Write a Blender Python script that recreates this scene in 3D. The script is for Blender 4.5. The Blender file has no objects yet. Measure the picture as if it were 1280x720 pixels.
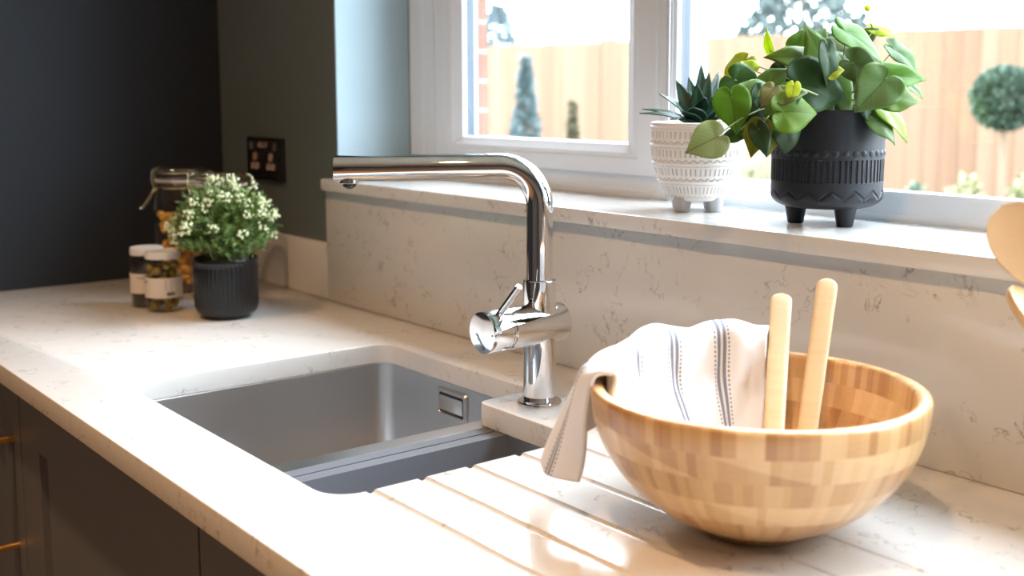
import bpy, bmesh, math, random
import numpy as np
from mathutils import Vector, Matrix, noise
random.seed(7)
PI = math.pi
sc = bpy.context.scene
COL = sc.collection
# ------------------------------------------------------------------ camera
CAM = Vector((2.2637, -0.9930, 0.3660))
R_ = Vector((0.61597977, 0.78775776, -0.00257475))
U_ = Vector((-0.0961805, 0.07845062, 0.99226751))
D_ = Vector((-0.78186842, 0.61096907, -0.12409093))
FPX, CX, CY = 1440.97, 640.0, 296.2
cd = bpy.data.cameras.new('camera')
cam = bpy.data.objects.new('camera', cd); COL.objects.link(cam)
cam.matrix_world = Matrix(((R_.x, U_.x, -D_.x, CAM.x), (R_.y, U_.y, -D_.y, CAM.y), (R_.z, U_.z, -D_.z, CAM.z), (0, 0, 0, 1)))
cd.sensor_width = 36; cd.lens = FPX / 1280 * 36; cd.shift_y = -(360 - CY) / 1280
cd.clip_start = 0.02; cd.clip_end = 200
cd.dof.use_dof = True; cd.dof.focus_distance = 1.28; cd.dof.aperture_fstop = 4.6
sc.camera = cam
# ------------------------------------------------------------------ world, light, exposure
SKY_LOW, SKY_HIGH = 15.5, 26.0
w = bpy.data.worlds.new('world'); sc.world = w; w.use_nodes = True
# bright overcast sky: the zenith about twice as bright as the horizon
wn_ = w.node_tree; bg = wn_.nodes['Background']; bg.inputs[0].default_value = (0.84, 0.94, 1.08, 1)
tc_ = wn_.nodes.new('ShaderNodeTexCoord'); sx_ = wn_.nodes.new('ShaderNodeSeparateXYZ'); wn_.links.new(tc_.outputs['Generated'], sx_.inputs[0])
mr_ = wn_.nodes.new('ShaderNodeMapRange'); wn_.links.new(sx_.outputs[2], mr_.inputs[0])
mr_.inputs['From Min'].default_value = 0; mr_.inputs['From Max'].default_value = 1
mr_.inputs['To Min'].default_value = SKY_LOW; mr_.inputs['To Max'].default_value = SKY_HIGH
wn_.links.new(mr_.outputs[0], bg.inputs[1])
sc.view_settings.view_transform = 'Standard'; sc.view_settings.look = 'None'
sc.view_settings.gamma = 1; sc.view_settings.use_curve_mapping = False
sc.view_settings.exposure = 0.08
sc.cycles.use_denoising = True
sc.cycles.max_bounces = 10; sc.cycles.transparent_max_bounces = 16; sc.cycles.sample_clamp_indirect = 6
LAMP_COL = (1.0, 0.60, 0.31)
LAMP_W = 6.4
LAMPS = [(0.75, -0.95), (1.95, -0.95), (3.2, -0.95), (0.75, -2.4), (1.95, -2.4), (3.2, -2.4)]
pd = bpy.data.lights.new('daylight_portal', 'AREA'); pd.shape = 'RECTANGLE'; pd.size = 2.52; pd.size_y = 1.0
pd.cycles.is_portal = True
po = bpy.data.objects.new('daylight_portal', pd); COL.objects.link(po)
po.location = (1.765, 0.255, 0.73); po.rotation_euler = (-PI / 2, 0, 0)

# ------------------------------------------------------------------ helpers
def at(px, py, depth):
    """point in the room seen at a photograph pixel, at a real distance along the view axis"""
    return CAM + depth * (D_ + R_ * ((px - CX) / FPX) - U_ * ((py - CY) / FPX))

def depth_of(p): return (Vector(p) - CAM).dot(D_)

def link(name, me, mats=None, parent=None, kind=None):
    o = bpy.data.objects.new(name, me); COL.objects.link(o)
    if mats is not None:
        for m in (mats if isinstance(mats, (list, tuple)) else [mats]): me.materials.append(m)
    if parent is not None: o.parent = parent
    if kind: o['kind'] = kind
    return o

def obj(name, bm, mats=None, parent=None, kind=None, smooth=True, angle=35):
    if parent is not None:      # geometry is given in room coordinates; parts are local to their thing
        inv = parent_matrix(parent).inverted(); bmesh.ops.transform(bm, matrix=inv, verts=bm.verts)
    bmesh.ops.recalc_face_normals(bm, faces=bm.faces)
    me = bpy.data.meshes.new(name); bm.to_mesh(me); bm.free()
    if smooth:
        me.polygons.foreach_set('use_smooth', [True] * len(me.polygons))
        try: me.set_sharp_from_angle(angle=math.radians(angle))
        except Exception: pass
    return link(name, me, mats, parent, kind)

def parent_matrix(o):
    m = Matrix.Translation(o.location) @ o.rotation_euler.to_matrix().to_4x4()
    while o.parent:
        o = o.parent
        m = (Matrix.Translation(o.location) @ o.rotation_euler.to_matrix().to_4x4()) @ m
    return m

def thing(name, label, cat, loc=(0, 0, 0), group=None):
    o = bpy.data.objects.new(name, None); COL.objects.link(o); o.location = loc
    o.empty_display_size = .02; o['label'] = label; o['category'] = cat
    if group: o['group'] = group
    return o

def tag(o, label, cat, group=None):
    o['label'] = label; o['category'] = cat
    if group: o['group'] = group
    return o

def B(): return bmesh.new()

def add_box(bm, x0, x1, y0, y1, z0, z1, bev=0.0, seg=2, mat=0):
    tmp = bmesh.new()
    bmesh.ops.create_cube(tmp, size=1)
    bmesh.ops.scale(tmp, vec=(x1 - x0, y1 - y0, z1 - z0), verts=tmp.verts)
    bmesh.ops.translate(tmp, vec=((x0 + x1) / 2, (y0 + y1) / 2, (z0 + z1) / 2), verts=tmp.verts)
    if bev > 0: bmesh.ops.bevel(tmp, geom=tmp.edges[:], offset=bev, segments=seg, affect='EDGES', profile=.5)
    merge(bm, tmp, mat)

def merge(bm, tmp, mat=0, M=None):
    if M is not None: bmesh.ops.transform(tmp, matrix=M, verts=tmp.verts)
    vs = [bm.verts.new(v.co) for v in tmp.verts]
    tmp.verts.index_update()
    for f in tmp.faces:
        try:
            nf = bm.faces.new([vs[v.index] for v in f.verts]); nf.material_index = mat if mat else f.material_index
        except ValueError: pass
    tmp.free()

def loft(bm, rings, closed=True, cap0=False, cap1=False, mat=0):
    rows = [[bm.verts.new(p) for p in r] for r in rings]
    n = len(rows[0])
    for a, b in zip(rows[:-1], rows[1:]):
        for i in range(n if closed else n - 1):
            j = (i + 1) % n
            try: bm.faces.new((a[i], a[j], b[j], b[i])).material_index = mat
            except ValueError: pass
    if cap0: bm.faces.new(rows[0][::-1]).material_index = mat
    if cap1: bm.faces.new(rows[-1]).material_index = mat
    return rows

def lathe(bm, prof, c=(0, 0, 0), n=48, M=None, cap0=True, cap1=True, rfun=None, mat=0):
    rings = []
    for r, z in prof:
        ring = []
        for i in range(n):
            a = 2 * PI * i / n; rr = r if rfun is None else rfun(r, a, z)
            p = Vector((rr * math.cos(a), rr * math.sin(a), z))
            if M is not None: p = M @ p
            ring.append(p + Vector(c))
        rings.append(ring)
    return loft(bm, rings, True, cap0 and prof[0][0] > 1e-6, cap1 and prof[-1][0] > 1e-6, mat)

def tube(bm, pts, rad, n=10, cap=True, mat=0):
    pts = [Vector(p) for p in pts]
    rads = rad if isinstance(rad, (list, tuple)) else [rad] * len(pts)
    rings = []; up = None
    for i, p in enumerate(pts):
        t = (pts[min(i + 1, len(pts) - 1)] - pts[max(i - 1, 0)]).normalized()
        if up is None:
            up = t.cross(Vector((0, 0, 1)));
            if up.length < .05: up = t.cross(Vector((1, 0, 0)))
            up.normalize()
        up = (up - t * up.dot(t)).normalized(); v = t.cross(up)
        rings.append([p + (up * math.cos(2 * PI * k / n) + v * math.sin(2 * PI * k / n)) * rads[i] for k in range(n)])
    loft(bm, rings, True, cap, cap, mat)

def axis_matrix(direction):
    return Vector((0, 0, 1)).rotation_difference(Vector(direction).normalized()).to_matrix().to_4x4()

def rrect(x0, x1, y0, y1, r, z, n=6):
    out = []
    for cx, cy, a0 in ((x1 - r, y1 - r, 0), (x0 + r, y1 - r, PI / 2), (x0 + r, y0 + r, PI), (x1 - r, y0 + r, 1.5 * PI)):
        for k in range(n + 1):
            a = a0 + PI / 2 * k / n; out.append(Vector((cx + r * math.cos(a), cy + r * math.sin(a), z)))
    return out

def round_poly(pts, rads, n=8):
    """rounded polygon outline (convex or concave corners)"""
    out = []; N = len(pts)
    for i in range(N):
        p = Vector(pts[i]); a = (Vector(pts[i - 1]) - p).normalized(); b = (Vector(pts[(i + 1) % N]) - p).normalized()
        r = rads[i]
        if r <= 0: out.append(p); continue
        half = a.angle(b) / 2; d = r / math.tan(half); c = p + (a + b).normalized() * (r / math.sin(half))
        s = p + a * d; e = p + b * d
        a0 = math.atan2(s.y - c.y, s.x - c.x); a1 = math.atan2(e.y - c.y, e.x - c.x)
        da = (a1 - a0 + PI) % (2 * PI) - PI
        for k in range(n + 1):
            t = a0 + da * k / n; out.append(Vector((c.x + r * math.cos(t), c.y + r * math.sin(t))))
    return out

def slab_mesh(name, loops, z0, z1, bevel):
    """flat slab from 2D outlines (first outer, rest holes), built as a filled curve then meshed"""
    cu = bpy.data.curves.new(name, 'CURVE'); cu.dimensions = '2D'; cu.fill_mode = 'BOTH'
    cu.extrude = (z1 - z0) / 2 - bevel; cu.bevel_depth = bevel; cu.bevel_resolution = 2; cu.offset = -bevel
    for lp in loops:
        s = cu.splines.new('POLY'); s.points.add(len(lp) - 1); s.use_cyclic_u = True
        for q, p in zip(s.points, lp): q.co = (p[0], p[1], 0, 1)
    o = bpy.data.objects.new(name, cu); COL.objects.link(o)
    bpy.context.view_layer.update()
    me = bpy.data.meshes.new_from_object(o.evaluated_get(bpy.context.evaluated_depsgraph_get()))
    bpy.data.objects.remove(o); bpy.data.curves.remove(cu)
    me.transform(Matrix.Translation((0, 0, (z0 + z1) / 2)))
    bm = bmesh.new(); bm.from_mesh(me); bmesh.ops.remove_doubles(bm, verts=bm.verts, dist=1e-5)
    bpy.data.meshes.remove(me)
    return bm

def text_bm(s, size, M, depth=0.0002, font=None, spacing=1.0):
    cu = bpy.data.curves.new('t', 'FONT'); cu.body = s; cu.size = size; cu.extrude = depth; cu.align_x = 'CENTER'; cu.align_y = 'CENTER'
    cu.space_character = spacing
    o = bpy.data.objects.new('t', cu); COL.objects.link(o); bpy.context.view_layer.update()
    me = bpy.data.meshes.new_from_object(o.evaluated_get(bpy.context.evaluated_depsgraph_get()))
    bpy.data.objects.remove(o); bpy.data.curves.remove(cu)
    bm = bmesh.new(); bm.from_mesh(me); bpy.data.meshes.remove(me)
    for f in bm.faces: f.material_index = 0
    bmesh.ops.transform(bm, matrix=M, verts=bm.verts)
    return bm

# ------------------------------------------------------------------ materials
def mat(name, col=(.8, .8, .8), rough=.5, metal=0.0, **kw):
    m = bpy.data.materials.new(name); m.use_nodes = True
    p = m.node_tree.nodes['Principled BSDF']
    p.inputs['Base Color'].default_value = (*col, 1); p.inputs['Roughness'].default_value = rough; p.inputs['Metallic'].default_value = metal
    for k, v in kw.items(): p.inputs[k.replace('_', ' ')].default_value = v
    m.diffuse_color = (*col, 1)
    return m

class NT:
    def __init__(s, m): s.m = m; s.t = m.node_tree; s.n = s.t.nodes; s.l = s.t.links; s.p = s.n.get('Principled BSDF'); s.out = s.n.get('Material Output')
    def new(s, ty, **kw):
        nd = s.n.new(ty)
        for k, v in kw.items(): setattr(nd, k, v)
        return nd
    def math(s, op, a, b=None, c=None):
        nd = s.n.new('ShaderNodeMath'); nd.operation = op
        for i, v in enumerate((a, b, c)):
            if v is None: continue
            if isinstance(v, (int, float)): nd.inputs[i].default_value = v
            else: s.l.new(v, nd.inputs[i])
        return nd.outputs[0]
    def coord(s, kind='Object'): return s.n.new('ShaderNodeTexCoord').outputs[kind]
    def geo(s): return s.n.new('ShaderNodeNewGeometry').outputs['Position']
    def noise(s, vec, scale, detail=3, rough=.5, dist=0):
        nd = s.n.new('ShaderNodeTexNoise'); s.l.new(vec, nd.inputs['Vector'])
        nd.inputs['Scale'].default_value = scale; nd.inputs['Detail'].default_value = detail
        nd.inputs['Roughness'].default_value = rough; nd.inputs['Distortion'].default_value = dist
        return nd
    def ramp(s, fac, stops, interp='LINEAR'):
        nd = s.n.new('ShaderNodeValToRGB'); s.l.new(fac, nd.inputs[0]); cr = nd.color_ramp; cr.interpolation = interp
        while len(cr.elements) < len(stops): cr.elements.new(.5)
        for e, (p, c) in zip(cr.elements, stops):
            e.position = p; e.color = (*c, 1) if len(c) == 3 else c
        return nd.outputs[0]
    def mix(s, fac, a, b, blend='MIX'):
        nd = s.n.new('ShaderNodeMix'); nd.data_type = 'RGBA'; nd.blend_type = blend
        for sock, v in ((nd.inputs[0], fac), (nd.inputs[6], a), (nd.inputs[7], b)):
            if isinstance(v, (int, float)): sock.default_value = v
            elif isinstance(v, tuple): sock.default_value = (*v, 1)
            else: s.l.new(v, sock)
        return nd.outputs[2]
    def bump(s, h, strength=.3, dist=.001):
        nd = s.n.new('ShaderNodeBump'); nd.inputs['Strength'].default_value = strength; nd.inputs['Distance'].default_value = dist
        s.l.new(h, nd.inputs['Height']); s.l.new(nd.outputs[0], s.p.inputs['Normal'])
    def col(s, c): s.l.new(c, s.p.inputs['Base Color'])
    def mapping(s, vec, scale=(1, 1, 1), rot=(0, 0, 0), loc=(0, 0, 0)):
        nd = s.n.new('ShaderNodeMapping'); s.l.new(vec, nd.inputs[0])
        nd.inputs['Scale'].default_value = scale; nd.inputs['Rotation'].default_value = rot; nd.inputs['Location'].default_value = loc
        return nd.outputs[0]

def quartz():
    m = mat('white_quartz', (.78, .765, .74), .13); t = NT(m); g = t.geo()
    warp = t.noise(g, 9, 4, .6)
    v = t.n.new('ShaderNodeVectorMath'); v.operation = 'MULTIPLY_ADD'
    t.l.new(warp.outputs['Color'], v.inputs[0]); v.inputs[1].default_value = (.10, .10, .10); t.l.new(g, v.inputs[2])
    n1 = t.noise(v.outputs[0], 11, 4.5, .62)
    d = t.math('ABSOLUTE', t.math('SUBTRACT', n1.outputs[0], .5))
    vein = t.ramp(d, [(0, (1, 1, 1)), (.004, (.6, .6, .6)), (.011, (0, 0, 0))])
    mask = t.ramp(t.noise(g, 17, 3, .6).outputs[0], [(.43, (0, 0, 0)), (.55, (1, 1, 1))])
    mask2 = t.ramp(t.noise(g, 60, 2, .5).outputs[0], [(.40, (.15, .15, .15)), (.6, (1, 1, 1))])
    fac = t.math('MULTIPLY', t.math('MULTIPLY', vein, mask), mask2)
    soft = t.ramp(t.noise(g, 3.2, 3, .5).outputs[0], [(.35, (.735, .725, .705)), (.7, (.70, .685, .665))])
    t.col(t.mix(t.math('MULTIPLY', fac, .78), soft, (.26, .22, .20)))
    return m

def paint(name, c, rough=.6, bump=.05, scale=350):
    m = mat(name, c, rough); t = NT(m); t.bump(t.noise(t.coord(), scale, 2).outputs[0], bump, .0006); return m

def thin_glass(name, tint=(1, 1, 1), ior=1.45, rough=0.0):
    m = bpy.data.materials.new(name); m.use_nodes = True; t = NT(m); t.n.remove(t.p)
    g_ = t.new('ShaderNodeNewGeometry'); dp = t.new('ShaderNodeVectorMath'); dp.operation = 'DOT_PRODUCT'
    t.l.new(g_.outputs['Incoming'], dp.inputs[0]); t.l.new(g_.outputs['Normal'], dp.inputs[1])
    f0 = ((ior - 1) / (ior + 1)) ** 2
    sch = t.math('MULTIPLY_ADD', t.math('POWER', t.math('SUBTRACT', 1, t.math('ABSOLUTE', dp.outputs['Value'])), 5), 1 - f0, f0)
    tr = t.new('ShaderNodeBsdfTransparent'); tr.inputs[0].default_value = (*tint, 1)
    gl = t.new('ShaderNodeBsdfGlossy'); gl.inputs['Roughness'].default_value = rough
    mx = t.new('ShaderNodeMixShader'); t.l.new(sch, mx.inputs[0]); t.l.new(tr.outputs[0], mx.inputs[1]); t.l.new(gl.outputs[0], mx.inputs[2])
    t.l.new(mx.outputs[0], t.out.inputs[0]); return m

def brushed(name, axis):
    m = mat(name, (.68, .675, .675), .36, 1.0); t = NT(m)
    sc_ = {'x': (6, 400, 400), 'y': (400, 6, 400)}[axis]
    n = t.noise(t.mapping(t.coord(), sc_), 1.0, 2, .5)
    t.l.new(t.math('MULTIPLY_ADD', n.outputs[0], .06, .26), t.p.inputs['Roughness'])
    t.bump(n.outputs[0], .03, .0003)
    return m

def bamboo_bowl():
    m = mat('bamboo_laminate', (.7, .45, .22), .32, Coat_Weight=.25, Coat_Roughness=.2); t = NT(m); o = t.coord()
    sp = t.new('ShaderNodeSeparateXYZ'); t.l.new(o, sp.inputs[0])
    ang = t.math('ARCTAN2', sp.outputs[1], sp.outputs[0])
    wob = t.noise(t.mapping(o, (5, 5, 5)), 1, 1)
    zz = t.math('DIVIDE', sp.outputs[2], .0205); band = t.math('FLOOR', zz)
    odd = t.math('MODULO', band, 2.0)
    an = t.math('ADD', ang, t.math('MULTIPLY', band, .37))
    # narrow end-grain blocks on odd bands, long strips on even bands
    nb = t.math('MULTIPLY_ADD', odd, 34, 9)
    slant = t.math('MULTIPLY', t.math('SUBTRACT', 1, odd), t.math('MULTIPLY', zz, .9))
    cell = t.math('FLOOR', t.math('ADD', t.math('MULTIPLY', t.math('DIVIDE', an, 2 * PI), nb), slant))
    wn = t.new('ShaderNodeTexWhiteNoise', noise_dimensions='2D'); cb = t.new('ShaderNodeCombineXYZ')
    t.l.new(cell, cb.inputs[0]); t.l.new(band, cb.inputs[1]); t.l.new(cb.outputs[0], wn.inputs['Vector'])
    fine = t.math('FLOOR', t.math('MULTIPLY', t.math('DIVIDE', an, 2 * PI), 110))
    cb2 = t.new('ShaderNodeCombineXYZ'); t.l.new(fine, cb2.inputs[0]); t.l.new(band, cb2.inputs[1])
    wn2 = t.new('ShaderNodeTexWhiteNoise', noise_dimensions='2D'); t.l.new(cb2.outputs[0], wn2.inputs['Vector'])
    v = t.math('ADD', t.math('MULTIPLY', wn.outputs[0], .5), t.math('MULTIPLY', wn2.outputs[0], .42))
    v = t.math('SUBTRACT', t.math('ADD', v, .13), t.math('MULTIPLY', odd, .20))
    gr = t.noise(t.mapping(o, (60, 60, 900)), 1, 3)
    v = t.math('ADD', v, t.math('MULTIPLY', t.math('SUBTRACT', gr.outputs[0], .5), .25))
    t.col(t.ramp(v, [(.08, (.44, .22, .085)), (.45, (.62, .37, .16)), (.9, (.79, .54, .28))]))
    t.l.new(t.math('MULTIPLY_ADD', gr.outputs[0], .1, .27), t.p.inputs['Roughness'])
    return m

def wood(name, a, b, rough=.45, scale=(8, 8, 90)):
    m = mat(name, a, rough); t = NT(m)
    n = t.noise(t.mapping(t.coord(), scale), 3, 3, .55)
    t.col(t.mix(n.outputs[0], a, b)); return m

def leaf_mat(name, trans=.35, rough=.35):
    """leaf colour comes from a per-leaf attribute, veins from the leaf's own UV"""
    m = mat(name, (.2, .4, .1), rough, Specular_IOR_Level=.35); t = NT(m)
    at_ = t.new('ShaderNodeAttribute', attribute_name='leafcol')
    uv = t.new('ShaderNodeUVMap', uv_map='leaf'); sp = t.new('ShaderNodeSeparateXYZ'); t.l.new(uv.outputs[0], sp.inputs[0])
    u = t.math('ABSOLUTE', sp.outputs[0])
    mid = t.ramp(u, [(0, (1, 1, 1)), (.045, (0, 0, 0))])
    side = t.math('ABSOLUTE', t.math('SUBTRACT', t.math('FRACT', t.math('MULTIPLY', t.math('SUBTRACT', sp.outputs[1], t.math('MULTIPLY', u, .75)), 6.0)), .5))
    side = t.ramp(side, [(0, (1, 1, 1)), (.07, (0, 0, 0))])
    vein = t.math('MAXIMUM', mid, t.math('MULTIPLY', side, .5))
    mott = t.noise(t.coord(), 160, 3)
    base = t.mix(t.math('MULTIPLY', mott.outputs[0], .35), at_.outputs['Color'], t.mix(.5, at_.outputs['Color'], (.05, .13, .02)))
    c = t.mix(t.math('MULTIPLY', vein, .8), base, t.mix(.72, at_.outputs['Color'], (.02, .05, .01)))
    t.col(c)
    tl = t.new('ShaderNodeBsdfTranslucent'); t.l.new(c, tl.inputs[0])
    mx = t.new('ShaderNodeMixShader'); mx.inputs[0].default_value = trans
    t.l.new(t.p.outputs[0], mx.inputs[1]); t.l.new(tl.outputs[0], mx.inputs[2]); t.l.new(mx.outputs[0], t.out.inputs[0])
    return m

M_quartz = quartz()
M_wall = paint('grey_green_wall_paint', (.125, .150, .150))
M_navy = paint('dark_navy_wall_paint', (.0105, .0145, .0205), .8)
M_reveal = paint('daylit_reveal_blue', (.40, .52, .575), .6)  # lighter than the wall colour: daylight on the reveal is put into it
M_cream = paint('stone_paint', (.28, .265, .245))
M_ceil = paint('white_ceiling_paint', (.62, .61, .59))
M_frontwall = paint('dark_greige_paint', (.07, .066, .062))
M_upvc = mat('white_upvc', (.80, .84, .90), .28)
M_seal = mat('grey_seal', (.30, .29, .30), .6)
M_spacer = mat('slate_blue_spacer_bar', (.040, .055, .080), .4)
M_pane = thin_glass('window_glass', (.985, .995, .99))
M_chrome = mat('chrome', (.80, .80, .81), .03, 1.0)
M_chrome_d = mat('dark_nozzle_grey', (.10, .10, .10), .35, .6)
M_steel = brushed('brushed_steel', 'y'); M_steelx = brushed('brushed_steel_crosswise', 'x')
M_black = mat('black_plastic', (.012, .012, .013), .4)
M_cab = paint('charcoal_cabinet_paint', (.135, .145, .170), .45, .03)
M_brass = mat('brass', (.80, .47, .16), .28, 1.0)
M_gold = mat('pale_brass_wire', (.95, .78, .48), .18, 1.0)
M_nickel = mat('black_nickel', (.07, .062, .06), .25, .8)
M_insert = mat('socket_insert', (.42, .30, .25), .45)
M_towel_w = None
M_bamboo = bamboo_bowl()
M_server = wood('pale_bamboo', (.60, .41, .22), (.52, .33, .155), .4)
M_beech = wood('beech', (.66, .43, .22), (.58, .36, .17), .45)
M_ribbed = mat('black_glazed_stoneware', (.010, .011, .013), .2)
M_matblack = mat('matt_charcoal_ceramic', (.0095, .0115, .017), .5, Specular_IOR_Level=.35)
M_whitecer = mat('cream_ceramic', (.80, .775, .75), .38)
M_greyfoot = mat('grey_ceramic', (.44, .45, .47), .45)
M_soil = paint('dark_soil', (.03, .022, .016), .9, .6, 90)
M_leaf = leaf_mat('trailing_leaf', .45, .42)
M_succ = leaf_mat('succulent_leaf', .08, .4)
M_stem = mat('green_stem', (.22, .26, .10), .55)
M_jar = thin_glass('jar_glass', (.985, .985, .975), 1.5)
M_rubber = mat('pale_rubber_seal', (.62, .50, .44), .5)
M_whitelid = mat('white_lid_enamel', (.78, .75, .72), .3)
M_label = mat('cream_paper_label', (.78, .70, .62), .7)
M_ink = mat('black_ink', (.03, .027, .025), .6)
M_pasta = mat('dried_pasta', (.85, .46, .07), .45)
M_olive = mat('green_olive', (.24, .17, .02), .3, Coat_Weight=.4)
M_darkolive = mat('black_olive', (.02, .012, .012), .3, Coat_Weight=.4)
M_herb = mat('herb_leaf', (.10, .20, .05), .5); 
_t = NT(M_herb); _c = _t.ramp(_t.noise(_t.coord(), 55, 2).outputs[0], [(.3, (.045, .085, .018)), (.55, (.15, .26, .055)), (.75, (.30, .41, .14))]); _t.col(_c)
M_bloom = mat('herb_blossom', (.74, .78, .50), .55)
M_potwhite = mat('white_glazed_pot', (.82, .82, .83), .25)

# ------------------------------------------------------------------ room shell
FZ, CZ = -0.91, 1.49
RX, FY = 4.6, -4.0
WX0, WX1, WZ0, WZ1, SZ = 0.4807, 3.05, 0.19, 1.26, 0.2166
def structure(name, bm, m, parent=None, **k): return obj(name, bm, m, parent, kind=None if parent else 'structure', **k)
bm = B(); add_box(bm, -.1, RX + .1, FY - .1, .012, FZ - .1, FZ)
m = wood('oak_floor', (.30, .19, .11), (.22, .13, .07), .4, (2, 14, 2)); structure('floor', bm, m, smooth=False)
bm = B(); add_box(bm, -.1, RX + .1, FY - .1, .012, CZ, CZ + .1); structure('ceiling', bm, M_ceil, smooth=False)
bm = B(); add_box(bm, -.12, 0, FY - .1, .012, FZ, CZ); structure('wall_left', bm, M_navy, smooth=False)
bm = B(); add_box(bm, RX, RX + .12, FY - .1, .012, FZ, CZ); structure('wall_right', bm, M_cream, smooth=False)
bm = B(); add_box(bm, 0, RX, FY - .12, FY, FZ, CZ); structure('wall_front', bm, M_frontwall, smooth=False)
bm = B()
for x0, x1, z0, z1 in ((-.12, WX0, FZ - .1, CZ + .1), (WX1, RX + .12, FZ - .1, CZ + .1), (WX0, WX1, FZ - .1, WZ0), (WX0, WX1, WZ1, CZ + .1)):
    add_box(bm, x0, x1, .012, .245, z0, z1)
structure('wall_back', bm, M_wall, smooth=False)
# lining of the window reveal, coloured paler than the wall to look daylit
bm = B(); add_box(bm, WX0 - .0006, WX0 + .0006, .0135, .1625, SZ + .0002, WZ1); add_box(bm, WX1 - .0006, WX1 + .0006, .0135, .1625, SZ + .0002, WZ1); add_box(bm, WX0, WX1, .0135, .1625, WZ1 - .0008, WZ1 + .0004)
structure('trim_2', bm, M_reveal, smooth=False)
# outer leaf of brickwork beyond the window frames
m = mat('orange_brick', (.55, .22, .12), .8); t = NT(m); br = t.new('ShaderNodeTexBrick')
t.l.new(t.mapping(t.coord(), (1, 1, 1), (PI / 2, 0, 0)), br.inputs[0]); br.inputs['Scale'].default_value = 4.5
br.inputs['Color1'].default_value = (.16, .06, .035, 1); br.inputs['Color2'].default_value = (.13, .052, .03, 1); br.inputs['Mortar'].default_value = (.17, .15, .13, 1)
t.col(br.outputs[0])
bm = B()
for x0, x1, z0, z1 in ((-.5, WX0 - .005, -1.1, 2.0), (WX1 + .005, 5, -1.1, 2.0), (WX0 - .005, WX1 + .005, -1.1, .16), (WX0 - .005, WX1 + .005, 1.28, 2.0)):
    add_box(bm, x0, x1, .255, .345, z0, z1)
structure('wall_outside', bm, m, smooth=False)
bm = B(); add_box(bm, WX0, WX1, .25, .39, .165, .185, .003); structure('trim_1', bm, M_upvc)

# ------------------------------------------------------------------ windows
def frame_loop(bm, x0, x1, z0, z1, prof, sl=1, sr=1, sb=1, st=1, mat=0):
    rows = []
    for i, y in prof:
        rows.append([Vector((x0 + i * sl, y, z0 + i * sb)), Vector((x1 - i * sr, y, z0 + i * sb)), Vector((x1 - i * sr, y, z1 - i * st)), Vector((x0 + i * sl, y, z1 - i * st))])
    loft(bm, rows, True, mat=mat)
def panes(parent, x0, x1, z0, z1, y0, y1):
    bm = B(); add_box(bm, x0 - .006, x1 + .006, y0, y0 + .004, z0 - .006, z1 + .006); obj('glass_pane', bm, M_pane, parent, smooth=False)
    bm = B(); add_box(bm, x0 - .006, x1 + .006, y1, y1 + .004, z0 - .006, z1 + .006); obj('glass_pane', bm, M_pane, parent, smooth=False)
    bm = B()
    frame_loop(bm, x0 - .008, x1 + .008, z0 - .008, z1 + .008, [(0, y0 + .0045), (.0085, y0 + .0045), (.0085, y1 - .0005), (0, y1 - .0005), (0, y0 + .0045)])
    obj('spacer_bar', bm, M_spacer, parent, smooth=False)
win1 = bpy.data.objects.new('window_1', None); COL.objects.link(win1); win1.location = (.8, .2, SZ); win1['kind'] = 'structure'
bm = B(); frame_loop(bm, WX0 + .0005, 1.132, SZ - .016, WZ1, [(0, .244), (0, .166), (.003, .163), (.040, .163), (.046, .166), (.074, .1665), (.078, .170), (.098, .172), (.098, .244), (0, .244)], sl=1, sr=.45, sb=.62)
obj('window_frame', bm, M_upvc, win1, angle=20)
bm = B(); frame_loop(bm, .5690, 1.118, .2475, WZ1 - .045, [(0, .1705), (0, .162), (.003, .159), (.038, .159), (.042, .1605), (.050, .1605), (.062, .167), (.069, .170), (.0705, .173), (.0705, .2010), (.066, .2030), (0, .2030), (0, .1705)], sb=.64, st=.9)
sash = obj('casement_sash', bm, M_upvc, win1, angle=20)
bm = B(); frame_loop(bm, .5672, 1.1195, .2458, WZ1 - .043, [(0, .1722), (.004, .1722), (.004, .1700), (0, .1700), (0, .1722)]); obj('seal', bm, M_seal, win1, smooth=False)
panes(win1, .5690 + .0705, 1.118 - .0705, .2475 + .0705 * .64, WZ1 - .045 - .0705 * .9, .1735, .1955)
win2 = bpy.data.objects.new('window_2', None); COL.objects.link(win2); win2.location = (1.7, .2, SZ); win2['kind'] = 'structure'
bm = B(); frame_loop(bm, 1.1325, WX1 - .0005, SZ - .012, WZ1, [(0, .1645), (.0008, .1635), (.0009, .163), (.003, .163), (.0035, .1660), (.0055, .1660), (.0062, .1670), (.0105, .170), (.012, .173), (.012, .2010), (.010, .2030), (0, .2030), (0, .1645)], sl=1, sr=6, sb=3.9, st=4)
obj('window_frame', bm, M_upvc, win2, angle=20)
panes(win2, 1.1445, WX1 - .0725, SZ - .012 + .0468, WZ1 - .048, .1735, .1955)

# ------------------------------------------------------------------ stone: sill, splashback, upstand, worktop
XE = 3.7
bm = slab_mesh('sill', [round_poly([(.461, -.0123), (XE, -.0123), (XE, .0118), (WX1, .0118), (WX1, .162), (WX0, .162), (WX0, .0118), (.461, .0118)], [.003, .003, 0, 0, 0, 0, 0, 0])], .1971, SZ, .0015)
o = obj('windowsill', bm, M_quartz, angle=25); tag(o, 'white quartz windowsill slab carrying both leggy-footed plant pots under the window', 'windowsill')
bm = B(); add_box(bm, .4568, XE, 0, .0118, 0.0003, .1969, .0012); o = obj('splashback', bm, M_quartz); tag(o, 'tall veined quartz splashback between worktop and windowsill', 'splashback')
bm = B(); add_box(bm, .0003, .4564, 0, .0118, 0.0003, .1005, .0018); o = obj('upstand', bm, M_quartz); tag(o, 'low quartz upstand along grey-green wall beneath the socket', 'upstand')
TH = .0277
outer = round_poly([(.0004, -.5959), (XE, -.5959), (XE, .0110), (.0004, .0110)], [0, 0, 0, 0])
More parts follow.
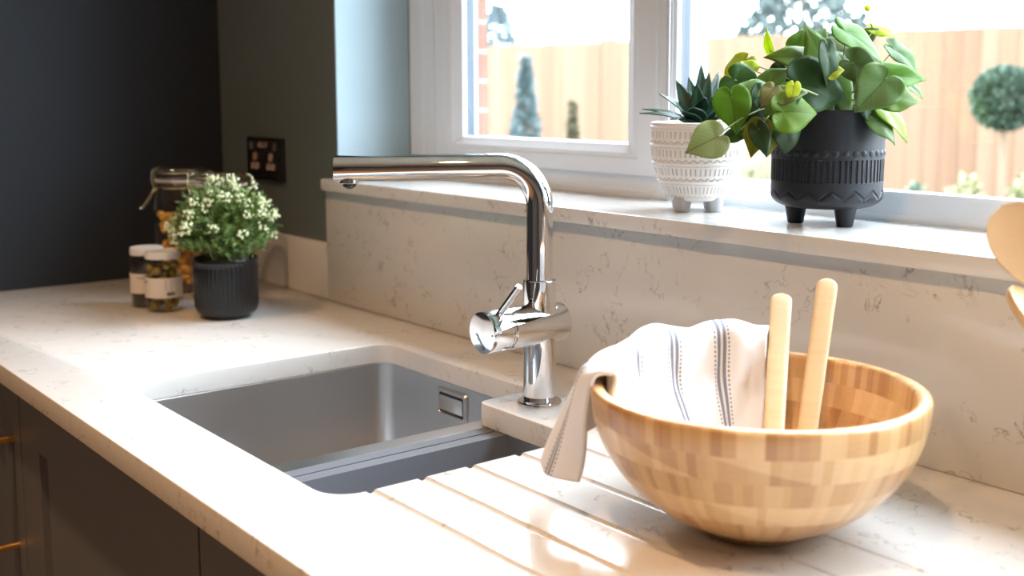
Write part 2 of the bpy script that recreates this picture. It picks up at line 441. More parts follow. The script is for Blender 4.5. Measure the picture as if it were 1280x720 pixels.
hole = round_poly([(.832, -.5), (1.367, -.5), (1.367, -.1998), (1.179, -.1998), (1.179, -.1126), (.832, -.1126)], [.026, .034, .008, .014, .01, .028])
bm = slab_mesh('worktop', [outer, hole], -TH, 0, .0016)
cut = B()
for y in (-.4605, -.4032, -.3463, -.2845, -.2234):
    a = Vector((1.33, y, .0023)); b = Vector((1.80, y, .0050)); n = (b - a).normalized()
    mm = Matrix.Translation((a + b) / 2) @ axis_matrix(n)
    bmesh.ops.create_cone(cut, cap_ends=True, segments=24, radius1=.0062, radius2=.0062, depth=(b - a).length, matrix=mm)
me_w = bpy.data.meshes.new('worktop'); bm.to_mesh(me_w); bm.free()
me_c = bpy.data.meshes.new('cut'); cut.to_mesh(me_c); cut.free()
top = link('worktop', me_w, M_quartz); oc = link('cut', me_c)
bo = top.modifiers.new('b', 'BOOLEAN'); bo.object = oc; bo.operation = 'DIFFERENCE'; bo.solver = 'EXACT'
bpy.context.view_layer.update()
me2 = bpy.data.meshes.new_from_object(top.evaluated_get(bpy.context.evaluated_depsgraph_get()))
top.modifiers.clear(); top.data = me2; me2.name = 'worktop'; bpy.data.objects.remove(oc)
me2.polygons.foreach_set('use_smooth', [True] * len(me2.polygons)); me2.set_sharp_from_angle(angle=math.radians(20))
if not me2.materials: me2.materials.append(M_quartz)
tag(top, 'white veined quartz worktop with sink cutout and five drainer grooves', 'worktop')

# ------------------------------------------------------------------ sink
sink = thing('undermount_sink', 'brushed steel one-and-a-half bowl undermount sink below the chrome tap', 'sink', (1.1, -.3, -.2))
def basin(x0, x1, y0, y1, zb, rc, m, ft, fo):
    z0 = -TH - .0006; rings = []
    rings.append(rrect(x0 - fo[0], x1 + fo[1], y0 - fo[2], y1 + fo[3], rc * .6, z0 - .0016))
    rings.append(rrect(x0 - fo[0], x1 + fo[1], y0 - fo[2], y1 + fo[3], rc * .6, z0))
    for k in range(7):
        a = PI / 2 * k / 6; e = ft * (1 - math.sin(a)); rings.append(rrect(x0 - e, x1 + e, y0 - e, y1 + e, rc + e, z0 - ft * (1 - math.cos(a))))
    rings.append(rrect(x0 + .002, x1 - .002, y0 + .002, y1 - .002, rc, zb + .016))
    for k in range(1, 7):
        a = PI / 2 * k / 6; e = .002 + .016 * (1 - math.cos(a)); rings.append(rrect(x0 + e, x1 - e, y0 + e, y1 - e, max(rc - e * .4, .006), zb + .016 * (1 - math.sin(a))))
    cx, cy = (x0 + x1) / 2, (y0 + y1) / 2; n = len(rings[0])
    for f, dz in ((.6, -.001), (.3, -.003)):
        rings.append([Vector((cx + (p.x - cx) * f, cy + (p.y - cy) * f, zb + dz)) for p in rings[-1 if f == .6 else -2]])
    def ring(r, z):
        return [Vector((cx + r * math.cos(math.atan2(p.y - cy, p.x - cx)), cy + r * math.sin(math.atan2(p.y - cy, p.x - cx)), z)) for p in rings[1]]
    rings.append(ring(.046, zb - .0035)); rings.append(ring(.043, zb - .007))
    bm = B(); loft(bm, rings, True, cap1=True); 
    return bm, (cx, cy)
for nm, args, m in (('main_basin', (.8285, 1.166, -.5035, -.1090, -.205, .026, None, .0022, (.012, .0278, .012, .012)), M_steel),
                    ('half_basin', (1.1985, 1.3705, -.5035, -.1963, -.15, .030, None, .0038, (.0042, .012, .012, .012)), M_steelx)):
    bm, (cx, cy) = basin(*args); b_ = obj(nm, bm, m, sink, angle=50)
    zb = args[4]
    d = B(); lathe(d, [(.0, zb - .0052), (.034, zb - .0052), (.038, zb - .0045), (.038, zb - .0065), (.0, zb - .0065)], (cx, cy, 0), 32); obj('drain', d, M_chrome, sink)
# overflow: recessed rectangular slot with raised surround on the back wall of the main bowl
ox0, ox1, oz0, oz1, oy = .9705, 1.030, -.073, -.0435, -.1112
ov = B()
def rr_xz(x0, x1, z0, z1, r, y): return [Vector((p.x, y, p.y)) for p in rrect(x0, x1, z0, z1, r, 0)]
loft(ov, [rr_xz(ox0 - .006, ox1 + .006, oz0 - .006, oz1 + .006, .005, oy + .0012), rr_xz(ox0 - .004, ox1 + .004, oz0 - .004, oz1 + .004, .004, oy - .0022), rr_xz(ox0, ox1, oz0, oz1, .003, oy - .0022), rr_xz(ox0 + .001, ox1 - .001, oz0 + .001, oz1 - .001, .002, oy - .0003)], True)
ovo = obj('overflow', ov, M_steel, sink)
ov = B(); add_box(ov, ox0 + .001, ox1 - .001, oy - .0006, oy - .0002, oz0 + .001, oz1 - .001); obj('opening', ov, M_black, ovo)
ov = B(); add_box(ov, ox0 + .002, ox1 - .0035, oy - .0018, oy - .0008, oz0 + .0045, oz1 - .0045, .0003); obj('cover_plate', ov, M_steel, ovo)

# ------------------------------------------------------------------ tap
TX, TY = 1.2307, -.1448
tap = thing('kitchen_tap', 'chrome kitchen tap with right-angled swivel spout and side lever', 'tap', (TX, TY, 0))
bm = B(); lathe(bm, [(.0265, .0004), (.0265, .0028), (.0257, .0040), (.0200, .0042)], (TX, TY, 0), 64); obj('base_ring', bm, M_chrome, tap)
bm = B(); lathe(bm, [(.0190, .0040), (.0192, .0055), (.0196, .0062), (.0196, .1480), (.0190, .1487), (.0158, .1487)], (TX, TY, 0), 64)
obj('tap_post', bm, M_chrome, tap)
AZ = .0955
ry = Matrix.Rotation(PI / 2, 4, 'X')   # +z -> -y
bm = B(); lathe(bm, [(.0, -.031), (.0225, -.031), (.0238, -.0298), (.0243, -.028), (.0243, .0505), (.0238, .0512), (.0222, .0512), (.0222, .0530), (.0238, .0530), (.0238, .0545), (.0222, .0545)], (TX, TY, AZ), 64, ry, cap1=False)
obj('mixer_body', bm, M_chrome, tap)
bm = B(); lathe(bm, [(.0220, .0540), (.0238, .0552), (.0243, .0558), (.0243, .0838), (.0238, .0846), (.0, .0849)], (TX, TY, AZ), 64, ry, cap0=False)
knob = obj('temperature_knob', bm, M_chrome, tap)
# maker's name engraved on the knob face
MM = Matrix.Translation((TX + .002, TY - .08505, AZ - .0105)) @ Matrix.Rotation(PI / 2, 4, 'X') @ Matrix.Rotation(math.radians(128), 4, 'Z')
bm = text_bm('Quooker', .0062, Matrix.Translation((TX - .0035, TY - .0851, AZ - .010)) @ Matrix.Rotation(PI / 2, 4, 'X') @ Matrix.Rotation(math.radians(132), 4, 'Z'), .00008)
obj('maker_lettering', bm, M_ink, knob, smooth=False)
bm = B(); lathe(bm, [(.0, .0), (.0009, 0), (.0009, .0003), (0, .0003)], (TX + .0195, TY - .0848, AZ + .000), 12, ry); obj('marker_dot', bm, M_ink, knob)
# lever
l0 = Vector((TX + .0085, TY - .0700, AZ + .0170)); l1 = l0 + Vector((.034, .006, .040))
ldir = (l1 - l0).normalized(); bm = B()
lathe(bm, [(.0042, 0), (.0042, (l1 - l0).length - .0008), (.0036, (l1 - l0).length), (0, (l1 - l0).length)], l0, 24, axis_matrix(ldir)); obj('lever', bm, M_chrome, tap)
# swivel spout
sdir = Vector((-.616, -.7877, -.010)).normalized(); ZS = .2815; RB = .046; L = .2375; RP = .0155
pts = [Vector((TX, TY, .144)), Vector((TX, TY, .19)), Vector((TX, TY, ZS - RB))]
for k in range(1, 25):
    a = PI / 2 * k / 24; pts.append(Vector((TX, TY, ZS - RB)) + sdir * RB * (1 - math.cos(a)) + Vector((0, 0, 1)) * RB * math.sin(a))
base = pts[-1]; end = base + sdir * (L - RB)
pts += [base + (end - base) * k / 6 for k in range(1, 7)]
bm = B(); tube(bm, pts + [end + sdir * .0006], [RP] * len(pts) + [RP - .0006], 48); spout = obj('spout', bm, M_chrome, tap)
bm = B(); ac = end - sdir * .0165
lathe(bm, [(.0115, 0), (.0115, -.0165), (.0105, -.0172), (.0092, -.0172)], ac, 40); ae = obj('aerator_collar', bm, M_chrome, tap)
def rib(r, a, z): return r * (1 + (.06 if (z > -.0215 and r > .006) else 0) * (1 if math.cos(24 * a) > 0 else -1))
bm = B(); lathe(bm, [(.0072, -.0165), (.0072, -.0206), (.0052, -.0222), (.0028, -.0236), (.0, -.0238)], ac, 96, rfun=rib); obj('nozzle', bm, M_chrome_d, tap, smooth=False)

# ------------------------------------------------------------------ base cabinets
CF = -.566
def shaker_door(x0, x1, z0, z1, y, st=.085):
    bm = B(); th = .02
    # frame with recessed panel, mitred bead
    r = lambda i, yy: [Vector((x0 + i, yy, z0 + i)), Vector((x1 - i, yy, z0 + i)), Vector((x1 - i, yy, z1 - i)), Vector((x0 + i, yy, z1 - i))]
    rows = [r(0, y + th), r(0, y + .0003), r(.0003, y), r(st - .0003, y), r(st, y + .0004), r(st + .0004, y + .0105)]
    loft(bm, rows, True, cap0=True, cap1=True)
    return bm
DX = [(-.02 + .001, .5845 - .0015, 'hinged'), (.5845 + .0015, 1.2151 - .0015, 'hinged'), (1.2151 + .0015, 1.8431, 'hinged'), (1.8461, 2.474, 'hinged')]
bounds = [(.004, .583), (.5860, 1.2136), (1.2166, 1.8431), (1.8461, 2.474)]
clabels = ['charcoal shaker base cabinet at far left end, door with brass bar handle', 'charcoal shaker base cabinet beside the brass-handled one, under the worktop edge',
           'charcoal base cabinet at the bottom of the view, right of the second door gap', 'charcoal base cabinet nearest the camera under the bowl end of the worktop']
for i, (x0, x1) in enumerate(bounds):
    if i == 3: continue
    c = thing('base_cabinet', clabels[i], 'cabinet', ((x0 + x1) / 2, -.3, FZ), 'charcoal base cabinets under the worktop')
    bm = B()
    for a in ((x0, x0 + .018, CF + .0215, -.0, FZ + .12, -TH - .0005), (x1 - .018, x1, CF + .0215, -.0, FZ + .12, -TH - .0005), (x0 + .018, x1 - .018, CF + .0215, -.0, FZ + .12, FZ + .138), (x0 + .018, x1 - .018, -.02, -.0, FZ + .138, -.06)): add_box(bm, *a)
    obj('carcass', bm, M_cab, c, smooth=False)
    bm = B(); add_box(bm, x0, x1, CF + .06, CF + .078, FZ, FZ + .12); obj('plinth', bm, M_cab, c, smooth=False)
    d = obj('door', shaker_door(x0 + .0012, x1 - .0012, FZ + .125, -TH - .005, CF), M_cab, c, smooth=False)
    if i == 0:
        hx, hz0, hz1 = .547, -.287, -.127; h = B(); hy = CF - .034
        tube(h, [(hx, hy, hz0 - .022), (hx, hy, hz1 + .022)], .0058, 20)
        tube(h, [(hx, CF - .0, hz0), (hx, hy, hz0)], .0052, 20); tube(h, [(hx, CF - .0, hz1), (hx, hy, hz1)], .0052, 20)
        obj('bar_handle', h, M_brass, d)

# ------------------------------------------------------------------ socket on the back wall
sx0, sx1, sz0, sz1, sy = .1340, .2845, .1985, .2815, .012
sk = thing('wall_socket', 'black nickel double socket with two charging ports on grey-green wall', 'socket', ((sx0 + sx1) / 2, .012, (sz0 + sz1) / 2))
bm = B(); add_box(bm, sx0, sx1, sy - .0085, sy - .0002, sz0, sz1, .0012); fp = obj('faceplate', bm, M_nickel, sk)
bm = B(); add_box(bm, sx0 + .012, sx1 - .012, sy - .0092, sy - .0080, sz0 + .008, sz1 - .006, .0003); obj('insert_panel', bm, M_black, sk)
cxs = (sx0 + sx1) / 2; yy = sy - .0102
def slot(x, z, w_, h_, nm='pin_hole', m=M_insert):
    bm = B(); add_box(bm, x - w_ / 2, x + w_ / 2, yy, yy + .0012, z - h_ / 2, z + h_ / 2, min(w_, h_) * .33, 3); obj(nm, bm, m, sk)
for s in (-1, 1):
    slot(cxs + s * .034, sz0 + .0460, .011, .0150); slot(cxs + s * .034 - .0085, sz0 + .0280, .0125, .0130); slot(cxs + s * .034 + .0085, sz0 + .0280, .0125, .0130)
    slot(cxs + s * .050, sz0 + .0660, .0085, .0150, 'rocker_switch', mat('grey_switch', (.16, .14, .15), .3)); slot(cxs + s * .0620, sz0 + .044, .005, .005, 'screw', M_nickel)
slot(cxs - .0088, sz0 + .0690, .0160, .0100, 'charging_port'); slot(cxs + .0088, sz0 + .0690, .0160, .0100, 'charging_port')
for s in (-1, 1):
    bm = B(); add_box(bm, cxs + s * .0080 - .003, cxs + s * .0080 + .003, yy - .0006, yy + .0004, sz0 + .0675, sz0 + .0705); obj('charging_port_opening', bm, M_black, sk)

# ------------------------------------------------------------------ salad bowl
BC = Vector((1.650, -.255, 0)); BR, BH = .1385, .1205
bowl = None
def brad(z, r=BR, h=BH): return r * math.sqrt(max(0, 1 - ((h - z) / h) ** 2)) if z < h else r
prof = [(.0, .0006), (.038, .0006), (.0415, .0010)]
for k in range(1, 33):
    z = .0022 + (BH - .0022) * (k / 32) ** 1.35; prof.append((max(.0425, brad(z)), z))
prof += [(BR - .0008, BH + .0022), (BR - .0032, BH + .0036), (BR - .0075, BH + .0036), (BR - .0105, BH + .0022), (BR - .0118, BH - .001)]
IR, IH = BR - .0120, BH - .012
def irad(z):  # inner wall radius at height z
    u = (BH - z) / IH; return IR * math.sqrt(max(0, 1 - u * u))
for k in range(1, 29):
    z = BH - .001 - (IH - .0012) * (k / 28) ** .75; prof.append((irad(z), z))
prof.append((0, BH - IH + .0002))
bm = B(); lathe(bm, prof, BC, 128)
bowl = obj('salad_bowl', bm, M_bamboo, angle=50)
bowl.data.transform(Matrix.Translation(-BC)); bowl.location = BC
tag(bowl, 'large bamboo salad bowl of laminated strips on the drainer grooves', 'bowl')

E2 = (BC - CAM); E2.z = 0; E2.normalize(); E1 = Vector((E2.y, -E2.x, 0))   # E2 points across the bowl to the splashback side
def bpt(rho, phi, z): return BC + E1 * (rho * math.cos(phi)) + E2 * (rho * math.sin(phi)) + Vector((0, 0, z))

# servers: long flat handles leaning on the far rim, heads down in the bowl
def server(label, a, lean, w0, zr, head):
    foot = bpt(0, 0, .0) + E1 * a + E2 * lean[0]; foot.z = .024
    rim = BC + E1 * (a + lean[1]) + E2 * math.sqrt(.1225 ** 2 - (a + lean[1]) ** 2) + Vector((0, 0, BH + .0075))
    d = (rim - foot).normalized(); topl = (rim - foot).length + zr
    sidev = (E1 - d * E1.dot(d)).normalized(); nrm = sidev.cross(d).normalized()
    t_ = thing('salad_server', label, 'utensil', foot, 'bamboo salad servers standing in the bowl')
    def ring(s, hw, th, bend=0):
        c = foot + d * s + nrm * bend; out = []
        for k in range(16):
            an = 2 * PI * k / 16; ca, sa = math.cos(an), math.sin(an)
            out.append(c + sidev * hw * math.copysign(abs(ca) ** .55, ca) + nrm * th * math.copysign(abs(sa) ** .7, sa))
        return out
    bm = B(); rows = [ring(.030, w0 * .40, .0022), ring(.075, w0 * .43, .0022)]
    for k in range(8): rows.append(ring(.075 + (topl - .083) * k / 7, w0 * (.43 + .07 * k / 7), .0021))
    for k in range(1, 8):
        an = PI / 2 * k / 7; rows.append(ring(topl - .008 + .0098 * math.sin(an), w0 * .5 * max(.04, math.cos(an)), .0020 * max(.3, math.cos(an))))
    loft(bm, rows, True, cap0=True, cap1=True); obj('handle', bm, M_server, t_)
    bm = B(); rows = []
    for k in range(12):
        u = k / 11; hw = .022 * math.sin(PI * (.08 + .84 * (1 - u))) ** .6 * (1 - .55 * u); rows.append(ring(-.004 + .040 * u, max(hw, w0 * .39), .0018, -.003 * math.sin(PI * u)))
    loft(bm, rows, True, cap0=True, cap1=True); obj('server_head', bm, M_server, t_)
server('flat bamboo salad server standing upright beside the towel, left of the two', .012, (-.034, .007), .0205, .0740, 0)
server('taller leaning bamboo salad server in the bowl, right of the two', .036, (.004, .018), .0200, .0850, 1)

# ------------------------------------------------------------------ tea towel over the left rim
def towel_material():
    m = mat('woven_cotton', (.76, .76, .78), .85, Sheen_Weight=.3); t = NT(m)
    uv = t.new('ShaderNodeUVMap', uv_map='cloth'); sp = t.new('ShaderNodeSeparateXYZ'); t.l.new(uv.outputs[0], sp.inputs[0])
    u, v = sp.outputs[0], sp.outputs[1]      # u across the stripes in metres, v along them in metres
    P = .0605
    x = t.math('SUBTRACT', u, .0500)
    x = t.math('MULTIPLY', t.math('SUBTRACT', t.math('FRACT', t.math('ADD', t.math('DIVIDE', x, P), .5)), .5), P)  # signed distance to nearest stripe group
    def line(c, hw):
        d = t.math('ABSOLUTE', t.math('SUBTRACT', x, c)); return t.math('LESS_THAN', d, hw)
    solid = t.math('ADD', line(-.0032, .0019), line(.0032, .0019))
    dash = t.math('LESS_THAN', t.math('FRACT', t.math('MULTIPLY', v, 250)), .58)
    dashed = t.math('MULTIPLY', t.math('ADD', line(-.0078, .0009), line(.0078, .0009)), dash)
    thin = t.math('MULTIPLY', line(0, .0004), .35)
    f = t.math('MINIMUM', t.math('ADD', t.math('ADD', solid, dashed), thin), 1)
    wv = t.noise(t.mapping(uv.outputs[0], (1800, 700, 1)), 1, 2)
    f = t.math('MULTIPLY', f, t.math('MULTIPLY_ADD', wv.outputs[0], .5, .55))
    t.col(t.mix(f, (.76, .76, .785), (.045, .065, .125)))
    t.bump(t.noise(t.mapping(uv.outputs[0], (900, 900, 1)), 1, 2).outputs[0], .35, .0012)
    return m
M_towel = towel_material()
def towel():
    NU, NV = 110, 120; ph0, ph1 = math.radians(86), math.radians(194)
    verts = []; uvs = []
    def sm(a, b, x): x = min(1, max(0, (x - a) / (b - a))); return x * x * (3 - 2 * x)
    for i in range(NU + 1):
        a = i / NU; phi = ph0 + (ph1 - ph0) * a
        deg = math.degrees(phi)
        hump = .015 * (1 - sm(140, 176, deg)) + .006            # loose fold standing above the rim
        hump += .0035 * math.sin(deg * .19 + 1.0) * (1 - sm(150, 180, deg))
        Lout = .045 + (.088 - .045) * sm(150, 182, deg)            # how far it hangs outside
        Lin = .105
        rim_r = BR - .006
        # radial profile control points (rho, z)
        off = .010
        cps = [(irad(.022) - off - .010, .028), (irad(.045) - off - .006, .048), (irad(.075) - off - .005, .078), (irad(.10) - off - .001 + .008 * sm(160, 180, deg), .102), (rim_r - .020 + .009 * sm(160, 180, deg), BH + .004 + hump * .62),
               (rim_r - .006, BH + .0055 + hump * .98), (rim_r + .006, BH + .0052 + hump * .93), (BR + .006, BH + .001 + hump * .45)]
        fl = sm(158, 180, deg)
        n_o = 6
        for k in range(1, n_o + 1):
            s = k / n_o
            cps.append((BR + .008 + fl * .026 * s ** 1.1, BH - .002 + hump * .1 - Lout * s * (1 - .05 * s)))
        # catmull-rom resample
        P_ = [Vector((c[0], c[1])) for c in cps]; dense = []
        for k in range(len(P_) - 1):
            p0 = P_[max(k - 1, 0)]; p1 = P_[k]; p2 = P_[k + 1]; p3 = P_[min(k + 2, len(P_) - 1)]
            for q in range(12):
                t_ = q / 12; dense.append(.5 * ((2 * p1) + (p2 - p0) * t_ + (2 * p0 - 5 * p1 + 4 * p2 - p3) * t_ ** 2 + (3 * p1 - p0 - 3 * p2 + p3) * t_ ** 3))
        dense.append(P_[-1]); cl = [0]
        for q in range(1, len(dense)): cl.append(cl[-1] + (dense[q] - dense[q - 1]).length)
        row = []; uvr = []
        for j in range(NV + 1):
            s = cl[-1] * j / NV; q = 0
            while q < len(cl) - 2 and cl[q + 1] < s: q += 1
            f = (s - cl[q]) / max(1e-9, cl[q + 1] - cl[q]); p = dense[q].lerp(dense[q + 1], f)
            rho, z = p.x, p.y
            out = sm(.52, 1.0, j / NV)                            # towards the hanging end
            # the flap closes up like a folded corner as it hangs
            ph = phi
            # soft wrinkles
            wr = .0042 * noise.noise(Vector((deg * .055, rho * 16, z * 14))) + .0016 * noise.noise(Vector((deg * .16, rho * 40, z * 40 + 5)))
            wr += .0032 * math.sin(deg * .27 + z * 22) * sm(.30, .5, j / NV) * (1 - out)
            pos = (bpt(rho + ((1 - sm(.40, .60, j / NV)) * -abs(wr) * .9 + sm(.40, .60, j / NV) * wr), ph, z + abs(wr) * .8 * sm(.3, .5, j / NV) * (1 - sm(.6, .8, j / NV))))
            if out > 0 and deg > 158:      # the hanging corner swings round to face the room
                w_ = (phi - math.radians(181)) * BR; k_ = out * sm(158, 176, deg)
                alt = bpt(rho + .004 * math.sin(w_ * 120), math.radians(181), z) - E2 * w_ * .45 + E1 * w_ * (.62 + .25 * out) - E1 * .004
                pos = pos.lerp(alt, k_)
            row.append(pos)
            uvr.append(((phi - ph0) * BR, s - .18))
        verts.append(row); uvs.append(uvr)
    bm = B(); V = [[bm.verts.new(p) for p in r] for r in verts]; uvl = bm.loops.layers.uv.new('cloth')
    for i in range(NU):
        for j in range(NV):
            f = bm.faces.new((V[i][j], V[i + 1][j], V[i + 1][j + 1], V[i][j + 1]))
            for lp, (a, b) in zip(f.loops, ((i, j), (i + 1, j), (i + 1, j + 1), (i, j + 1))): lp[uvl].uv = uvs[a][b]
    
    o = obj('tea_towel', bm, M_towel, angle=180)
    so = o.modifiers.new('thickness', 'SOLIDIFY'); so.thickness = .0045; so.offset = 0
    tag(o, 'white tea towel with blue-grey stripes draped over the bowl rim', 'towel')
    return o
towel()

# ------------------------------------------------------------------ plant helpers
def leaf(bm, base, tip, width, nrm, col, shape='heart', fold=.25, curl=.15, uvl=None, cl=None, n=10, m=6):
    """one leaf blade from its stem end to its tip, folded along the midrib"""
    base = Vector(base); tip = Vector(tip); ax = tip - base; Lh = ax.length; ax.normalize()
    nrm = Vector(nrm); nrm = (nrm - ax * nrm.dot(ax)).normalized(); sd = ax.cross(nrm)
    if shape == 'heart':       # rings of a heart outline about the stem end
        K = [(0, 1.0), (8, .86), (20, .74), (40, .66), (62, .615), (88, .565), (112, .50), (135, .43), (155, .36), (168, .27), (176, .15), (180, .07)]
        NA, NR = 48, 6
        def rad(dg):
            for (a0, r0), (a1, r1) in zip(K[:-1], K[1:]):
                if dg <= a1: return r0 + (r1 - r0) * (dg - a0) / (a1 - a0)
            return K[-1][1]
        def pt(k, rr):
            dg = 360 * k / NA; d2 = dg if dg <= 180 else 360 - dg; rv = rad(d2) * rr
            y = rv * math.cos(math.radians(dg)); x = rv * math.sin(math.radians(dg)); X = x * width / 1.16
            zz = fold * abs(X) - curl * Lh * (max(0, y) ** 2) * .8 + curl * Lh * .2 * math.sin(PI * max(0, min(1, y))) - .9 * curl * X * X / max(width, 1e-4) * 2
            zz += .03 * width * math.sin(dg * PI / 180 * 5 + base.x * 900) * rr * rr
            return base + ax * y * Lh + sd * X + nrm * zz, x / .58, y
        c0 = pt(0, 0); vc = bm.verts.new(c0[0]); prev = None; pi_ = None
        for q in range(1, NR + 1):
            P_ = [pt(k, (q / NR) ** .8) for k in range(NA)]; V = [bm.verts.new(p[0]) for p in P_]
            for k in range(NA):
                k2 = (k + 1) % NA
                if prev is None: f = bm.faces.new((vc, V[k], V[k2])); dat = (c0, P_[k], P_[k2])
                else: f = bm.faces.new((prev[k], V[k], V[k2], prev[k2])); dat = (pi_[k], P_[k], P_[k2], pi_[k2])
                for lp, dd_ in zip(f.loops, dat):
                    lp[uvl].uv = (dd_[1], dd_[2]); e = .15 * abs(dd_[1]); lp[cl] = (col[0] * (1 + e), col[1] * (1 + e), col[2] * (1 + e), 1)
            prev, pi_ = V, P_
        return
    rows = []
    for i in range(n + 1):
        s = i / n
        if True:
            wd = math.sin(PI * (s ** .62)) ** .8 if 0 < s < 1 else 0; wd = max(wd, .25 * (1 - s)); back = 0
        row = []
        for j in range(-m, m + 1):
            q = j / m
            along = s + back * abs(q) ** 1.2
            x = q * wd * width / 2
            zz = fold * abs(x) - curl * Lh * (s ** 2) * .8 + curl * Lh * .25 * math.sin(PI * s) - .25 * curl * width * q * q
            row.append((base + ax * along * Lh + sd * x + nrm * zz, q, s))
        rows.append(row)
    V = [[bm.verts.new(p[0]) for p in r] for r in rows]
    for i in range(n):
        for j in range(2 * m):
            try: f = bm.faces.new((V[i][j], V[i][j + 1], V[i + 1][j + 1], V[i + 1][j]))
            except ValueError: continue
            for lp, (a, b) in zip(f.loops, ((i, j), (i, j + 1), (i + 1, j + 1), (i + 1, j))):
                lp[uvl].uv = (rows[a][b][1], rows[a][b][2])
                k = rows[a][b][1]; e = .12 * abs(k); c = col
                lp[cl] = (c[0] * (1 + e), c[1] * (1 + e), c[2] * (1 + e), 1)

def finish_leaves(name, bm, m, parent, kind=None, thick=.0004):

    o = obj(name, bm, m, parent, kind, angle=180)
    so = o.modifiers.new('thickness', 'SOLIDIFY'); so.thickness = thick
    return o
def leaf_layers(bm): return bm.loops.layers.uv.new('leaf'), bm.loops.layers.float_color.new('leafcol')

# ------------------------------------------------------------------ white footed pot with succulent
WC = Vector((1.2545, .0955, SZ)); wd_ = depth_of(WC + Vector((0, 0, .05)))
wp = thing('footed_plant_pot', 'cream patterned ceramic pot with grey feet holding a spiky succulent', 'plant pot', WC)
def white_r(r, a, z):
    zz = z; d = 0
    if .018 < zz < .108 and r > .04:
        u = ((zz - .016) / .0228) % 1.0; k = int((zz - .016) / .0228)
        if .33 < u < .78:                                   # upright dashes
            c = math.cos(58 * a)
            if c > .55 and .37 < u < .74: d = -.0011
        elif u < .045 or u > .97: d = .0009                 # ridge
        elif .06 < u < .24:                                 # chevrons
            ph = (a * 38 / (2 * PI)) % 1; tri = abs(ph - .5) * 2
            if abs((u - .07) / .16 - (1 - tri)) < .22: d = -.0010
        elif .84 < u < .90:
            if math.cos(110 * a) > 0: d = -.0007
    return r + d
prof = [(.0, .014), (.028, .0135), (.034, .0145)]
NZ = 150
for k in range(NZ + 1):
    z = .0155 + (.1115 - .0155) * k / NZ; s = (z - .0145) / .097
    prof.append((.0600 * (1 - (1 - min(1, s * 1.28 + .0)) ** 2.4 * .42) - .0012 * max(0, s - .8), z))
prof += [(.0582, .1125), (.0562, .1120), (.0555, .108), (.054, .098), (0, .098)]
bm = B(); lathe(bm, prof, WC, 480, rfun=white_r); 
bm.faces.ensure_lookup_table()
for f in bm.faces:      # the pressed pattern is washed in grey
    c = f.calc_center_median() - WC; 
    if .017 < c.z < .1085:
        a = math.atan2(c.y, c.x) % (2 * PI)
        if white_r(.06, a, c.z) < .0596: f.material_index = 1
obj('pot_body', bm, [M_whitecer, mat('grey_wash', (.60, .57, .555), .6)], wp, angle=40)
for k in range(4):
    a = math.radians(38 + 90 * k) - .6; c = WC + Vector((math.cos(a) * .0285, math.sin(a) * .0285, 0))
    bm = B(); lathe(bm, [(.0, .0004), (.0085, .0004), (.0092, .0015), (.0108, .013), (.0112, .0185), (0, .0185)], c, 32); obj('foot', bm, M_greyfoot, wp)
bm = B(); lathe(bm, [(0, .1030), (.050, .1030), (.0535, .1015), (0, .0981)], WC, 48); obj('soil', bm, M_soil, wp)
bm = B(); uvl, cl = leaf_layers(bm); wc0 = WC + Vector((0, 0, .104)); dw = depth_of(wc0)
succ = [(803, 133, -.01, 15), (806, 128, .02, 13), (830, 112, .0, 15), (845, 121, .03, 14), (840, 143, -.03, 15), (846, 98, .01, 15), (862, 92, .02, 13), (878, 80, .0, 14), (888, 90, -.01, 14), (872, 106, -.03, 17), (901, 86, .02, 12), (905, 112, -.02, 16), (917, 126, .0, 15), (897, 128, -.04, 17), (868, 128, -.05, 18), (922, 100, .03, 13), (910, 92, .02, 13), (852, 132, -.045, 16), (928, 140, -.02, 14), (880, 118, -.04, 16), (860, 110, .01, 14), (888, 105, .01, 14)]
for px, py, dd, wpx in succ:
    tip = at(px, py, dw + dd); b0 = wc0 + Vector((tip.x - wc0.x, tip.y - wc0.y, 0)) * .12 + Vector((0, 0, .004))
    dirv = tip - b0
    nr = Vector((0, 0, 1)) - D_ * .25 if abs(dirv.normalized().z) < .8 else -D_
    g = random.uniform(.75, 1.2); leaf(bm, b0, tip, wpx / 955 * 1.35, nr, (.010 * g, .042 * g, .026 * g), 'blade', .30, .16, uvl, cl, 12, 4)
finish_leaves('succulent_leaves', bm, M_succ, wp, thick=.0012)

# ------------------------------------------------------------------ black footed pot with trailing plant
KC = Vector((1.4520, .0960, SZ))
kp = thing('footed_plant_pot', 'matt black embossed ceramic pot on stubby legs with trailing heart-leaved plant', 'plant pot', KC)
def black_r(r, a, z):
    d = 0
    if r > .05:
        if .0785 < z < .0865:
            ph = (a * 36 / (2 * PI)) % 1; rr = math.hypot((ph - .5) * .0108, z - .0825)
            if rr < .0034: d = .0012 * (1 - (rr / .0034) ** 2) ** .5
        elif .0505 < z < .0755:
            if math.cos(60 * a) > .0: d = -.0012
        elif .0275 < z < .0455:
            ph = (a * 15 / (2 * PI)) % 1; tri = abs(ph - .5) * 2; zz = .032 + .0085 * tri
            if abs(z - zz) < .0017: d = -.0011
    return r + d
prof = [(.0, .0195), (.030, .0195)]
for k in range(1, 13):
    a = PI / 2 * k / 12; prof.append((.030 + .0318 * math.sin(a) ** .8, .0195 + .0150 * (1 - math.cos(a))))
for k in range(1, 120): prof.append((.0618 + .0004 * math.sin(k / 119 * PI), .0345 + (.1285 - .0345) * k / 119))
prof += [(.0612, .1300), (.0592, .1300), (.0585, .1280), (.0580, .118), (0, .118)]
bm = B(); lathe(bm, prof, KC, 480, rfun=black_r); obj('pot_body', bm, M_matblack, kp, angle=40)
